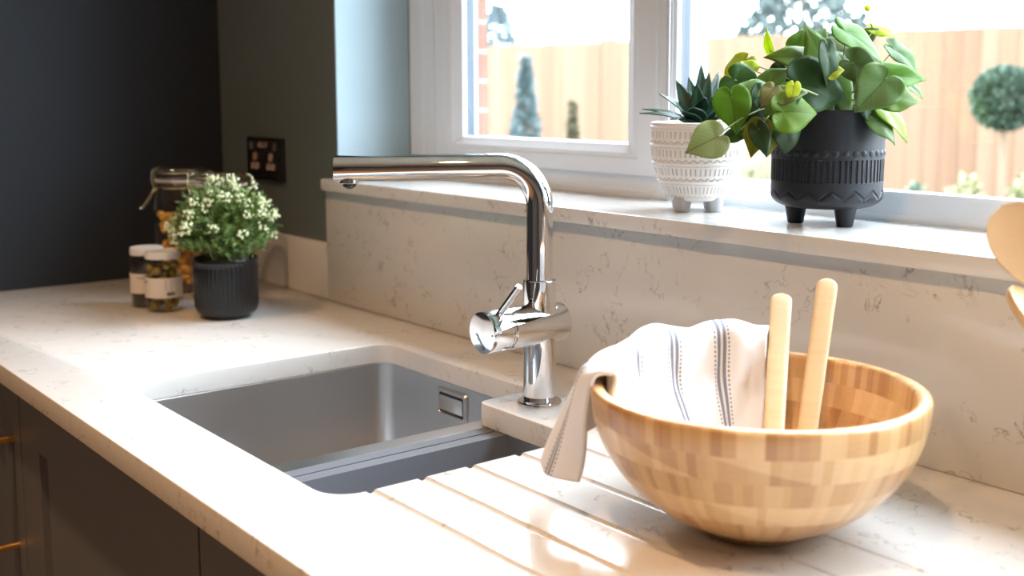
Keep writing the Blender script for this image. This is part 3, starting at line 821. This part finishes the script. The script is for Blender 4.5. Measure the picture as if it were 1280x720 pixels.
for fx, fy in ((-.0262, -.0205), (.0335, -.0100), (.007, .0263)):
    c = KC + Vector((fx, fy, 0)); bm = B(); lathe(bm, [(.0, .0004), (.0082, .0004), (.0090, .0015), (.0120, .019), (.0135, .0235), (0, .0235)], c, 32); obj('foot', bm, M_matblack, kp)
bm = B(); lathe(bm, [(0, .122), (.050, .1215), (.0575, .1195), (0, .1181)], KC, 48); obj('soil', bm, M_soil, kp)
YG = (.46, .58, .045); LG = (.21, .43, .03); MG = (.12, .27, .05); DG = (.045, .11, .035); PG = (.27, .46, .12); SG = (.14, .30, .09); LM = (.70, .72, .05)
# stem end px,py ; tip px,py ; width px ; depth offset ; colour ; facing (x right, z up, towards camera)
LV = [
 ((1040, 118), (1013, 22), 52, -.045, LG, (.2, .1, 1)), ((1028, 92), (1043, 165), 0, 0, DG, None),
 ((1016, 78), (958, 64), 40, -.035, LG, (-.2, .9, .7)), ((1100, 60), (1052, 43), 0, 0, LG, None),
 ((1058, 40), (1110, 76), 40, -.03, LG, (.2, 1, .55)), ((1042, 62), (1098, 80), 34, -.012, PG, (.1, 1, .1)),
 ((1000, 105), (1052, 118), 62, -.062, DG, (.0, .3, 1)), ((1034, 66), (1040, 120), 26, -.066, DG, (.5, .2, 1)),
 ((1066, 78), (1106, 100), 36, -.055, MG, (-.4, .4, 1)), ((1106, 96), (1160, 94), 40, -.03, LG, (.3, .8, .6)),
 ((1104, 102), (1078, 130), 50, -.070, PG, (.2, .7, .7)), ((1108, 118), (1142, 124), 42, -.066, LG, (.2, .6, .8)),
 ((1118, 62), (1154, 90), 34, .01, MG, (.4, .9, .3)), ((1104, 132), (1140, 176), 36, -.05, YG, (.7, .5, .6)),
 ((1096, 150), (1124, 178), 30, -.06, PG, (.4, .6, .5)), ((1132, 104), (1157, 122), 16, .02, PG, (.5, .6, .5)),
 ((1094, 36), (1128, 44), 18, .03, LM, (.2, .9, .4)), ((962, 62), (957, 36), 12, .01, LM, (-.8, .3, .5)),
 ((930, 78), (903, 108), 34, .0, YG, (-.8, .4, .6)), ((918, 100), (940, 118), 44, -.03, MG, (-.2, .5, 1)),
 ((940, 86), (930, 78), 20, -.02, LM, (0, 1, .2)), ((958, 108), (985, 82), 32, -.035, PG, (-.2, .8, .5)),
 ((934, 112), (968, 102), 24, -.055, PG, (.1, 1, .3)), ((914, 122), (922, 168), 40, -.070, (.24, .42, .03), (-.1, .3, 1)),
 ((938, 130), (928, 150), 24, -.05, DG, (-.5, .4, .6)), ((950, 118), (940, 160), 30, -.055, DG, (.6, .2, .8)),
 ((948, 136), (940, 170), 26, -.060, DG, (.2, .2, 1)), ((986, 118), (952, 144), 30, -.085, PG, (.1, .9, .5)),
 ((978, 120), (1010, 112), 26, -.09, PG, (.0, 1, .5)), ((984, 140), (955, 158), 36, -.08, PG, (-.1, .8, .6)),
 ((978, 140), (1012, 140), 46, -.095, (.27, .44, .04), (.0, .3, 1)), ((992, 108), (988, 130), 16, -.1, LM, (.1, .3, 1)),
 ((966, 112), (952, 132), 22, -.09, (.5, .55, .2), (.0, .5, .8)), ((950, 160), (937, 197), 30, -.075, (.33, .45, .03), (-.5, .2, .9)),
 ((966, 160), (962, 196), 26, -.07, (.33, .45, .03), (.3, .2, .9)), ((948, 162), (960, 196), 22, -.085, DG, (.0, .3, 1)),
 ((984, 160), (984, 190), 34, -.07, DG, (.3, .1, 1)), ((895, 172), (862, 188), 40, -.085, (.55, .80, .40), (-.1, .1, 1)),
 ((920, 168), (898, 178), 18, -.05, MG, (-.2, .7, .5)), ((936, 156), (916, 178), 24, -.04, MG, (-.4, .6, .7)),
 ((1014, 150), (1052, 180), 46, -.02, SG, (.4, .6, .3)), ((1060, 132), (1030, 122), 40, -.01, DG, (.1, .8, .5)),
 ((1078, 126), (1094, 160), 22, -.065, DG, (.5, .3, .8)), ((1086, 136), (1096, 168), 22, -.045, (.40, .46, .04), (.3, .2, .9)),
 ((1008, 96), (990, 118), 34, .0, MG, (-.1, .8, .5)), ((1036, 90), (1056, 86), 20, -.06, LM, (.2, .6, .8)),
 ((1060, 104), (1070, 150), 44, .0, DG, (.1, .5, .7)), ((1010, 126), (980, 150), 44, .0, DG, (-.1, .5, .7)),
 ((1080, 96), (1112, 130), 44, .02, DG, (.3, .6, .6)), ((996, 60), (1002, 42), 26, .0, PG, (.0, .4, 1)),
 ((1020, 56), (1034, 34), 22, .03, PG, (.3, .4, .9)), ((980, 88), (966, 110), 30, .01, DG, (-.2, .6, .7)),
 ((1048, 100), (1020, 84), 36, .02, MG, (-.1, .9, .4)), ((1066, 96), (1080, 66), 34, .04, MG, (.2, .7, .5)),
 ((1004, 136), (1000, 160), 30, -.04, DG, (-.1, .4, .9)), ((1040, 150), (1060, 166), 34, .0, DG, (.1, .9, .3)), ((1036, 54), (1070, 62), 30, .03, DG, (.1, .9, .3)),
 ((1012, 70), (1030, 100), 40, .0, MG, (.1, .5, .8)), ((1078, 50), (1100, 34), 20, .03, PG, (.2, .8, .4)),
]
bm = B(); uvl, cl = leaf_layers(bm); st = B(); kd = depth_of(KC + Vector((0, 0, .13)))
root = KC + Vector((0, 0, .121))
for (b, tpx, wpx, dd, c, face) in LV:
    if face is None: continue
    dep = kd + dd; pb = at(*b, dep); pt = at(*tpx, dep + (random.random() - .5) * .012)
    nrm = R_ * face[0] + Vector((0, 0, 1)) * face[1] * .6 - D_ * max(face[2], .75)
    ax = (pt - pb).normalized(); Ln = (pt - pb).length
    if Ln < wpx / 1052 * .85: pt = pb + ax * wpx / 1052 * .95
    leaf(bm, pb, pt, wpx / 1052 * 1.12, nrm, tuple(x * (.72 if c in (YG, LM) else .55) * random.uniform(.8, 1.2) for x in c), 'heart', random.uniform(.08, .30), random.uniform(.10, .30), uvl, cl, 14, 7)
    # stalk back to the pot
    r0 = root + Vector((random.uniform(-.022, .022), random.uniform(-.022, .022), 0))
    midp = (r0 + pb) / 2 + Vector((0, 0, .008 + .01 * random.random()))
    if b[1] > 150: midp = (r0 + pb) / 2 + Vector((0, 0, .045)) 
    pp = [r0 * (1 - s) ** 2 + midp * 2 * s * (1 - s) + pb * s * s for s in [k / 8 for k in range(9)]]
    tube(st, pp, [.0013 * (1 - .45 * k / 8) for k in range(9)], 6)
# long bare runner with a bud
pb = at(1092, 40, kd + .03); pt = at(1084, 14, kd + .03)
tube(st, [root, at(1075, 90, kd + .02), pb, pt], [.0014, .0012, .0009, .0007], 6)
for q in ((1080, 6), (1089, 8), (1085, 4)):
    leaf(bm, pt, at(*q, kd + .03), .005, -D_, LM, 'blade', .2, .1, uvl, cl, 5, 2)
finish_leaves('foliage', bm, M_leaf, kp); obj('stems', st, M_stem, kp)

# ------------------------------------------------------------------ ribbed black pot of flowering herb
HC = Vector((.4930, -.2080, 0))
hp = thing('herb_pot', 'glossy black ribbed pot of green herb with white blossoms beside the jars', 'plant pot', HC)
def ribr(r, a, z): return r + (.0011 * abs(math.cos(22 * a)) - .0008 if (.010 < z < .092 and r > .045) else 0)
prof = [(0, .0006), (.034, .0006), (.038, .0012), (.0395, .006)] + [(.040 + .0115 * math.sin(PI / 2 * k / 8), .006 + .018 * (1 - math.cos(PI / 2 * k / 8))) for k in range(1, 9)] + \
       [(.0516 + .0004 * k / 10, .024 + .067 * k / 10) for k in range(1, 11)] + [(.0524, .0925), (.0528, .0935), (.0528, .0985), (.0518, .0995), (.0495, .0995), (.0488, .098), (.048, .086), (0, .086)]
bm = B(); lathe(bm, prof, HC, 264, rfun=ribr); obj('pot_body', bm, M_ribbed, hp, angle=60)
bm = B(); lathe(bm, [(0, .0915), (.046, .0905), (.0478, .0895), (0, .0862)], HC, 48); obj('soil', bm, M_soil, hp)
rnd = random.Random(11); lf = B(); bl = B(); stm = B()
cen = HC + Vector((0, 0, .150))
def needle(bm, p, d, L_, w_):
    d = d.normalized(); s = d.cross(Vector((rnd.uniform(-1, 1), rnd.uniform(-1, 1), rnd.uniform(-1, 1)))).normalized(); n = d.cross(s)
    a = bm.verts.new(p); b = bm.verts.new(p + d * L_ * .5 + s * w_ + n * w_ * .3); c = bm.verts.new(p + d * L_); e = bm.verts.new(p + d * L_ * .5 - s * w_ + n * w_ * .3)
    bm.faces.new((a, b, c, e))
for k in range(330):
    th = rnd.uniform(0, 2 * PI); cz = rnd.uniform(-.62, 1); sr = math.sqrt(1 - cz * cz)
    dv = Vector((sr * math.cos(th), sr * math.sin(th), cz)); R0 = rnd.uniform(.80, 1.05)
    tip = cen + Vector((dv.x * .088, dv.y * .088, dv.z * .078)) * R0
    b0 = HC + Vector((rnd.uniform(-.03, .03), rnd.uniform(-.03, .03), .090))
    if tip.z < .098: tip.z = .098 + rnd.random() * .01
    ctrl = (b0 + tip) / 2 + Vector((0, 0, .03))
    pp = [b0 * (1 - s) ** 2 + ctrl * 2 * s * (1 - s) + tip * s * s for s in (0, .25, .5, .75, 1)]
    tube(stm, pp, [.0009, .0008, .0007, .0006, .0005], 4, cap=False)
    for q in range(30):
        s = .35 + .65 * q / 30; p = b0 * (1 - s) ** 2 + ctrl * 2 * s * (1 - s) + tip * s * s
        dd = Vector((rnd.uniform(-1, 1), rnd.uniform(-1, 1), rnd.uniform(-.5, 1))) + dv * .7
        needle(lf, p, dd, rnd.uniform(.007, .012), rnd.uniform(.0012, .0019))
    if cz > -.35 and rnd.random() < .25:
        for q in range(13):
            c = tip + Vector((rnd.uniform(-1, 1), rnd.uniform(-1, 1), rnd.uniform(-.8, .9))) * .0075
            bmesh.ops.create_icosphere(bl, subdivisions=1, radius=rnd.uniform(.0012, .0030), matrix=Matrix.Translation(c))

obj('foliage', lf, M_herb, hp, smooth=False); obj('blossoms', bl, M_bloom, hp); obj('stems', stm, M_stem, hp)

# ------------------------------------------------------------------ preserve jars
def jar_small(c, label, wordS, fill, r, H, words):
    j = thing('preserve_jar', label, 'jar', c, 'small white-lidded preserve jars')
    bm = B(); lathe(bm, [(0, .0005), (r * .80, .0005), (r * .94, .002), (r, .007), (r, H - .024), (r * .97, H - .018), (r * .88, H - .013), (r * .87, H - .002)], c, 64, cap1=False); obj('glass_body', bm, M_jar, j)
    bm = B(); lathe(bm, [(r * .86, H - .0125), (r * .955, H - .0125), (r * .965, H - .0115), (r * .965, H - .002), (r * .93, H), (0, H)], c, 64, cap0=False); obj('lid', bm, M_whitelid, j)
    # paper label: curved band over the front
    z0, z1 = .026, .060; a_c = math.atan2(-D_.y, -D_.x); bm = B(); rows = []
    for z in (z0, z1):
        rows.append([Vector((c.x + (r + .0004) * math.cos(a_c + a), c.y + (r + .0004) * math.sin(a_c + a), z)) for a in np.linspace(-1.75, 1.75, 60)])
    loft(bm, rows, False); lb = obj('paper_label', bm, M_label, j)
    def wrap(bm2, u0, z0_):   # wrap flat lettering round the jar
        for v in bm2.verts:
            a = a_c + (v.co.x + u0) / r; rr = r + .0006 + v.co.z * .3
            v.co = Vector((c.x + rr * math.cos(a), c.y + rr * math.sin(a), z0_ + v.co.y))
        return bm2
    for s, size, u0, zz in words:
        bm2 = text_bm(s, size, Matrix.Identity(4), .0001); bm2 = wrap(bm2, u0, zz); obj('lettering', bm2, M_ink, lb, smooth=False)
    return j, a_c, wrap, lb
OC = Vector((.3790, -.2700, 0)); r = .0305
j, a_c, wrap, lb = jar_small(OC, 'small white-lidded jar of green olives in front of the darker jar', '', 'o', r, .1035, [('OLIVES', .0062, -.030, .0525)])
bm = B()
for k in range(9): add_box(bm, .0115, .0245 - (k % 3) * .0015, .0565 - k * .0021, .0572 - k * .0021, 0, .0001)
for v in bm.verts: v.co = Vector((v.co.x, v.co.y, v.co.z))
bm = wrap(bm, 0, 0); obj('small_print', bm, M_ink, lb, smooth=False)
bm = B(); xx = .0135
rb = random.Random(3)
while xx < .027:
    w_ = rb.choice((.0004, .0007, .0010)); add_box(bm, xx, xx + w_, .0300, .0360, 0, .0001); xx += w_ + rb.choice((.0004, .0006))
bm = wrap(bm, 0, 0); obj('barcode', bm, M_ink, lb, smooth=False)
ro = random.Random(5)
def pack(c, r, z0, z1, size, tries, squash=(1, 1, 1)):
    out = []
    for k in range(tries):
        a = ro.uniform(0, 2 * PI); rr = (r - size) * math.sqrt(ro.random()); z = z0 + size + (z1 - z0 - size * 2) * (k / tries)
        p = Vector((c.x + rr * math.cos(a), c.y + rr * math.sin(a), z))
        if all((p - q).length > size * 1.62 for q in out): out.append(p)
    return out
def olives(c, r, z1, size, m, name, label, cat, squash=1.15):
    bm = B()
    for p in pack(c, r - .0018, .003, z1, size, 900):
        s = B(); bmesh.ops.create_uvsphere(s, u_segments=14, v_segments=10, radius=size)
        bmesh.ops.scale(s, vec=(squash * .93, .93, .93), verts=s.verts)
        merge(bm, s, 0, Matrix.Translation(p) @ Matrix.Rotation(ro.uniform(0, PI), 4, 'Z') @ Matrix.Rotation(ro.uniform(-.5, .5), 4, 'Y'))
    o = obj(name, bm, m, kind='stuff'); tag(o, label, cat)
olives(OC, r, .090, .0088, M_olive, 'green_olives', 'green olives packed inside the front small jar', 'olives')
DC = Vector((.3170, -.2745, 0)); r = .0290
jar_small(DC, 'small white-lidded jar with near-black contents, behind the olive jar', '', 'd', r, .1035, [('TOMATER', .0062, .004, .0525)])
bm = B(); lathe(bm, [(0, .002), (r - .004, .002), (r - .0022, .006), (r - .0022, .080), (0, .080)], DC, 48)
o = obj('dark_preserve', bm, mat('dark_preserve', (.018, .008, .008), .25, Coat_Weight=.5), kind='stuff'); tag(o, 'near-black preserve filling the small jar at the back left', 'preserve')

# ------------------------------------------------------------------ clip-top storage jars
def clip_jar(c, label, r, H, ang, pasta_top, pasta_label, seed):
    j = thing('clip_top_jar', label, 'jar', c, 'large clip-top glass jars of pasta')
    nz = H - .040; bm = B()
    outerp = [(0, .001), (r * .86, .001), (r * .97, .004), (r, .012), (r, H * .60), (r * .985, H * .66), (r * .93, H * .74), (r * .86, H * .79), (r * .80, H * .825), (r * .80, nz), (r * .86, nz + .002), (r * .86, nz + .007), (r * .78, nz + .008)]
    inner = [(r * .76, nz + .006), (r * .765, H * .83), (r * .82, H * .785), (r * .90, H * .72), (r * .955, H * .65), (r * .96, H * .58), (r * .96, .015), (r * .9, .008), (0, .007)]
    lathe(bm, outerp + inner, c, 72); obj('glass_body', bm, M_jar, j)
    bm = B(); lathe(bm, [(r * .76, nz + .0085), (r * .90, nz + .0085), (r * .90, nz + .0125), (r * .76, nz + .0125), (r * .76, nz + .0085)], c, 64, cap0=False, cap1=False); obj('rubber_seal', bm, M_rubber, j)
    bm = B(); lathe(bm, [(0, nz + .013), (r * .86, nz + .013), (r * .88, nz + .0155), (r * .88, nz + .024), (r * .83, nz + .029), (r * .76, nz + .032), (r * .70, nz + .036), (0, nz + .037), (0, nz + .033), (r * .66, nz + .031), (r * .72, nz + .026), (r * .74, nz + .018), (0, nz + .017)], c, 72); obj('glass_lid', bm, M_jar, j)
    # wire collar round neck, bail over the lid, clasp lever on one side and hinge on the other
    bm = B(); n = 40
    for z in (nz - .002, nz + .0255):
        rr = r * (.83 if z < nz else .895); tube(bm, [c + Vector((rr * math.cos(2 * PI * k / n), rr * math.sin(2 * PI * k / n), z)) for k in range(n + 1)], .0011, 8)
    obj('wire_collar', bm, M_gold, j)
    f = Vector((math.cos(ang), math.sin(ang), 0)); g = Vector((-f.y, f.x, 0)); Z = Vector((0, 0, 1))
    bm = B(); k_ = c + f * r * .90
    for s in (-1, 1):
        tube(bm, [k_ + g * s * .013 + Z * (nz - .004), k_ + f * .004 + g * s * .013 + Z * (nz + .012), k_ + f * .002 + g * s * .011 + Z * (nz + .030)], .0013, 8)
    tube(bm, [k_ + f * .002 + g * -.011 + Z * (nz + .030), k_ - f * .006 + Z * (nz + .034), k_ + f * .002 + g * .011 + Z * (nz + .030)], .0014, 8)
    tube(bm, [k_ + g * -.013 + Z * (nz - .004), k_ + f * .004 + g * -.013 + Z * (nz - .012), k_ + f * .004 + g * .013 + Z * (nz - .012), k_ + g * .013 + Z * (nz - .004)], .0014, 8)
    # angled lever loop pointing out and down
    a = k_ + f * .003 + Z * (nz - .006)
    for s in (-1, 1): tube(bm, [a + g * s * .010, a + f * .008 + g * s * .010 + Z * -.016, a + f * .022 + g * s * .008 + Z * -.034], .0016, 8)
    tube(bm, [a + f * .022 + g * -.008 + Z * -.034, a + f * .027 + Z * -.037, a + f * .022 + g * .008 + Z * -.034], .0022, 8)
    obj('clasp', bm, M_gold, j)
    bm = B(); k_ = c - f * r * .90
    for s in (-1, 1): tube(bm, [k_ + g * s * .012 + Z * (nz - .003), k_ - f * .007 + g * s * .012 + Z * (nz + .006), k_ - f * .008 + g * s * .012 + Z * (nz + .022), k_ + g * s * .010 + Z * (nz + .028)], .0014, 8)
    tube(bm, [k_ - f * .008 + g * -.012 + Z * (nz + .022), k_ - f * .008 + g * .012 + Z * (nz + .022)], .0014, 8)
    obj('hinge', bm, M_gold, j)
    rp = random.Random(seed); bm = B()
    for k in range(150):          # short pasta tubes in a loose heap
        a0 = rp.uniform(0, 2 * PI); rr = (r * .96 - .012) * math.sqrt(rp.random()); z = .014 + (pasta_top - .020) * ((k + rp.random()) / 150)
        p = c + Vector((rr * math.cos(a0), rr * math.sin(a0), z)); t2 = rp.uniform(0, PI); el = rp.uniform(-.5, .5)
        dv = Vector((math.cos(t2) * math.cos(el), math.sin(t2) * math.cos(el), math.sin(el))) * .009
        q0, q1 = p - dv, p + dv
        for q in (q0, q1):
            h = Vector((q.x - c.x, q.y - c.y, 0)); mx = r * .96 - .0065
            if h.length > mx: h = h.normalized() * mx; q.x = c.x + h.x; q.y = c.y + h.y
        tube(bm, [q0, (q0 + q1) / 2 + Vector((0, 0, .002)), q1], .0052, 8)
    o = obj('dried_pasta', bm, M_pasta, kind='stuff'); tag(o, pasta_label, 'pasta')
vdir = math.atan2(-R_.y, -R_.x)
clip_jar(Vector((.204, -.160, 0)), 'tall clip-top glass jar of pasta at far left by the dark wall', .0545, .2370, vdir + .10, .152, 'orange dried pasta in the left clip-top jar', 1)
clip_jar(Vector((.3130, -.136, 0)), 'clip-top glass jar standing behind the flowering herb pot', .0560, .2340, vdir + .25, .145, 'orange dried pasta in the jar behind the herb', 2)

# ------------------------------------------------------------------ utensil pot just past the right edge of the view
UC = Vector((1.985, -.115, 0))
up_ = thing('utensil_pot', 'white glazed utensil pot past the right edge, holding wooden spoons', 'pot', UC)
bm = B(); lathe(bm, [(0, .0006), (.040, .0006), (.044, .002), (.046, .006), (.0475, .145), (.0468, .1475), (.0445, .1475), (.0435, .145), (.0425, .008), (0, .007)], UC, 64); obj('pot_body', bm, M_potwhite, up_)
def spoon(label, headc, hw, hl, foot, m, dish, roll=0.0):
    """wooden spoon: foot stands in the pot, head centre given, dished face towards the room"""
    d = (headc - foot).normalized(); sidev = d.cross(D_).normalized(); nrm = sidev.cross(d).normalized()
    if nrm.dot(D_) > 0: nrm = -nrm
    if roll:
        q = Matrix.Rotation(roll, 3, d); sidev = q @ sidev; nrm = q @ nrm
    t_ = thing('wooden_spoon', label, 'spoon', foot, 'wooden spoons in the utensil pot')
    Ls = (headc - foot).length - hl * .8
    bm = B(); tube(bm, [foot, foot + d * Ls * .5, foot + d * (Ls + .006)], [.0045, .0048, .0058], 14); obj('handle', bm, m, t_)
    bm = B(); rows = []; N = 22
    def se(u): return math.sqrt(max(0, 1 - u * u))
    for i in range(N + 1):
        u = -1 + 2 * i / N; wv = hw * max(.02, se(u) * (1 + .10 * u)); ring = []
        for k in range(25):
            q = -1 + 2 * k / 24; ring.append(headc + d * u * hl + sidev * q * wv + nrm * (-dish * (1 - q * q) * se(u) + .0016))
        for k in range(25):
            q = 1 - 2 * k / 24; ring.append(headc + d * u * hl + sidev * q * wv * .985 + nrm * (-dish * (1 - q * q) * se(u) - .0022))
        rows.append(ring)
    loft(bm, rows, True, cap0=True, cap1=True); obj('spoon_head', bm, m, t_, angle=60)
foot = UC + Vector((.012, -.004, .012))
spoon('broad wooden spoon at the right edge, its head across the windowsill', at(1287, 308, .885), .0268, .0375, foot, M_beech, .0015)
spoon('smaller wooden spoon at the right edge, below the broad one', at(1299, 400, .900), .0215, .033, UC + Vector((.005, .012, .012)), M_beech, .010, .9)

# ------------------------------------------------------------------ ceiling lamps
for i, (lx, ly) in enumerate(LAMPS):
    t_ = thing('downlight', 'round recessed ceiling downlight over the kitchen', 'ceiling light', (lx, ly, CZ), 'recessed ceiling downlights')
    bm = B(); lathe(bm, [(.042, -.0005), (.042, -.004), (.032, -.006), (.030, -.004), (.030, -.0005)], (lx, ly, CZ), 32, cap0=False, cap1=False); obj('bezel', bm, M_whitelid, t_)
    ld = bpy.data.lights.new('lamp', 'AREA'); ld.shape = 'DISK'; ld.size = .055; ld.color = LAMP_COL; ld.energy = LAMP_W; ld.spread = math.radians(120)
    ld.energy *= (1 if ly > -1.5 else 2.2)
    lo = bpy.data.objects.new('lamp', ld); COL.objects.link(lo); lo.parent = t_; lo.location = (0, 0, -.007)

# ------------------------------------------------------------------ garden
GZ = -1.08
m = mat('grass_ground', (.20, .27, .08), .9); t = NT(m); t.col(t.ramp(t.noise(t.coord(), 3, 4).outputs[0], [(.3, (.05, .07, .02)), (.7, (.09, .10, .045))]))
bm = B(); add_box(bm, -30, 20, .4, 40, GZ - .2, GZ); o = structure('floor_garden', bm, m, smooth=False); o.name = 'ground'
m = mat('pine_fence', (.60, .35, .16), .75); t = NT(m); oi = t.new('ShaderNodeNewGeometry').outputs['Random Per Island']
n_ = t.noise(t.mapping(t.coord(), (14, 14, .8)), 2, 3)
v = t.math('ADD', t.math('MULTIPLY', oi, .55), t.math('MULTIPLY', n_.outputs[0], .5)); t.col(t.ramp(v, [(.15, (.105, .049, .022)), (.55, (.132, .070, .036)), (.95, (.148, .088, .052))]))
M_fence = m
fence = thing('garden_fence', 'tall orange close-board timber fence across the back garden', 'fence', (-2.5, 4.7, GZ))
F0 = Vector((-9.0, 3.45, 0)); F1 = Vector((3.4, 5.85, 0)); fd = (F1 - F0).normalized(); fn = Vector((fd.y, -fd.x, 0)); FT = .715
npan = 7; plen = (F1 - F0).length / npan; rf = random.Random(2)
for k in range(npan):
    bm = B(); s0 = k * plen + .05
    nb = 17; bw = (plen - .10) / nb
    for q in range(nb):
        a = F0 + fd * (s0 + q * bw); b = a + fd * (bw * 1.12); dz = rf.uniform(-.004, .004)
        o0, o1 = fn * .020, fn * .006
        base_ = [a + o0, b + o1, b + o1 - fn * .008, a + o0 - fn * .012]
        loft(bm, [[p + Vector((0, 0, GZ + .02)) for p in base_], [p + Vector((0, 0, FT + dz)) for p in base_]], True, True, True)
    obj('fence_panel', bm, M_fence, fence, smooth=False)
    bm = B(); p = F0 + fd * (k * plen)
    base_ = [p + fd * .045 + fn * .0, p - fd * .045 + fn * .0, p - fd * .045 - fn * .09, p + fd * .045 - fn * .09]
    loft(bm, [[q + Vector((0, 0, GZ)) for q in base_], [q + Vector((0, 0, FT + .02)) for q in base_]], True, True, True); obj('fence_post', bm, M_fence, fence, smooth=False)

def leafcloud(bm, fn_pt, n, size, rg):
    for k in range(n):
        p, out = fn_pt(rg); d = (out + Vector((rg.uniform(-1, 1), rg.uniform(-1, 1), rg.uniform(-.6, 1)))).normalized()
        s = d.cross(Vector((rg.uniform(-1, 1), rg.uniform(-1, 1), rg.uniform(-1, 1)))).normalized(); L_ = size * rg.uniform(.6, 1.3)
        vs = [bm.verts.new(q) for q in (p, p + d * L_ * .5 + s * L_ * .28, p + d * L_, p + d * L_ * .5 - s * L_ * .28)]; bm.faces.new(vs)
def foliage_mat(name, a, b):
    m = mat(name, a, .6); t = NT(m); t.col(t.ramp(t.new('ShaderNodeNewGeometry').outputs['Random Per Island'], [(0, a), (1, b)])); return m
def conifer(nm, label, base, H, R0, m, n=9000, size=.05, seed=1, group=None):
    t_ = thing(nm, label, 'tree', base, group); rg = random.Random(seed); bm = B()
    def f(rg):
        s = rg.random() ** 1.4; th = rg.uniform(0, 2 * PI); rr = R0 * min(1, (1 - s) / .5) * (.5 + .45 * rg.random() ** .4) * (1 + .18 * math.sin(s * 40 + th * 2))
        o_ = Vector((math.cos(th), math.sin(th), 0)); return base + o_ * rr + Vector((0, 0, H * (.04 + .96 * s))), o_
    leafcloud(bm, f, n, size, rg); obj('crown', bm, m, t_, smooth=False)
    bm = B(); tube(bm, [base, base + Vector((0, 0, H * .9))], [R0 * .10, .01], 10); obj('trunk', bm, M_bark, t_)
M_bark = mat('bark', (.16, .11, .07), .9)
def gp(px, py, dep):      # ground-standing point on the sightline at this distance
    p = at(px, py, dep); return Vector((p.x, p.y, GZ))
M_blue = foliage_mat('blue_green_needles', (.065, .10, .10), (.12, .16, .165)); M_olv = foliage_mat('olive_foliage', (.07, .065, .03), (.11, .09, .045))
M_topi = foliage_mat('clipped_foliage', (.026, .05, .03), (.06, .095, .06)); M_low = foliage_mat('yellow_green_foliage', (.13, .14, .05), (.23, .21, .12))
b = gp(657, 120, 5.9); conifer('conifer', 'slim blue-green conifer before the fence, seen through the left pane', b, at(657, 72, 5.9).z - GZ, .125, M_blue, 9000, .034, 3)
b = gp(716, 150, 6.1); conifer('conifer', 'low olive-brown conifer before the fence, beside the slim blue one', b, at(716, 128, 6.1).z - GZ, .075, M_olv, 4000, .030, 4)
b = gp(1003, 0, 9.2); conifer('conifer', 'tall dark conifer standing beyond the fence above the trailing plant', b, at(1003, -120, 9.2).z - GZ, .62, foliage_mat('dark_needles', (.06, .08, .074), (.11, .14, .13)), 5200, .12, 5)
M_faint = foliage_mat('hazed_needles', (.10, .13, .14), (.16, .19, .20)); b = gp(622, 30, 13.5); conifer('conifer', 'faint distant conifer beyond the fence at the left pane top', b, at(622, 8, 13.5).z - GZ, .55, M_faint, 3500, .10, 6)  # distance haze is put into these paler needle colours
# clipped ball tree
tb = gp(1255, 120, 5.0); bc = at(1256, 123, 5.0); tt = thing('topiary_tree', 'round clipped ball tree on a slim stem before the fence', 'tree', tb)
bm = B(); rg = random.Random(8)
def fb(rg):
    v = Vector((rg.gauss(0, 1), rg.gauss(0, 1), rg.gauss(0, 1))).normalized(); return bc + v * .128 * (.8 + .2 * rg.random() ** .5) * Vector((1, 1, 1)).x, v
leafcloud(bm, fb, 7000, .026, rg); obj('crown', bm, M_topi, tt, smooth=False)
bm = B(); tube(bm, [tb, (tb + bc) / 2 + Vector((.01, 0, 0)), bc], [.020, .015, .013], 10); obj('trunk', bm, M_bark, tt)
# low planting
def bush(label, c, rx, h, m, seed, n=3500, size=.045):
    t_ = thing('garden_shrub', label, 'shrub', c, 'low shrubs along the garden fence'); rg = random.Random(seed); bm = B()
    def f(rg):
        v = Vector((rg.gauss(0, 1), rg.gauss(0, 1), abs(rg.gauss(0, 1)))).normalized(); s = .75 + .25 * rg.random() ** .5
        return c + Vector((v.x * rx * s, v.y * rx * s, v.z * h * s)), v
    leafcloud(bm, f, n, size, rg); obj('foliage', bm, m, t_, smooth=False)
    bm = B()
    for k in range(6): tube(bm, [c, c + Vector((rg.uniform(-1, 1) * rx * .5, rg.uniform(-1, 1) * rx * .5, h * .8))], .008, 6)
    obj('stems', bm, M_bark, t_)
SH = [(1208, 226, 4.75, .18, M_low, 'yellow-green shrub low at the fence, left of the ball tree stem'), (1143, 232, 5.15, .13, foliage_mat('mint_foliage', (.05, .09, .05), (.10, .14, .095)), 'mint-green shrub low at the fence, further left of the ball tree'),
      (1283, 220, 4.4, .16, M_low, 'yellow shrub low at the right end, behind the ball tree stem'), (950, 196, 5.0, .28, M_low, 'yellow-green shrub seen between the two plant pots')]
for k, (px, py, dep, rx, m, lab) in enumerate(SH):
    c = gp(px, py, dep); bush(lab, c, rx, at(px, py, dep).z - GZ, m, 20 + k)
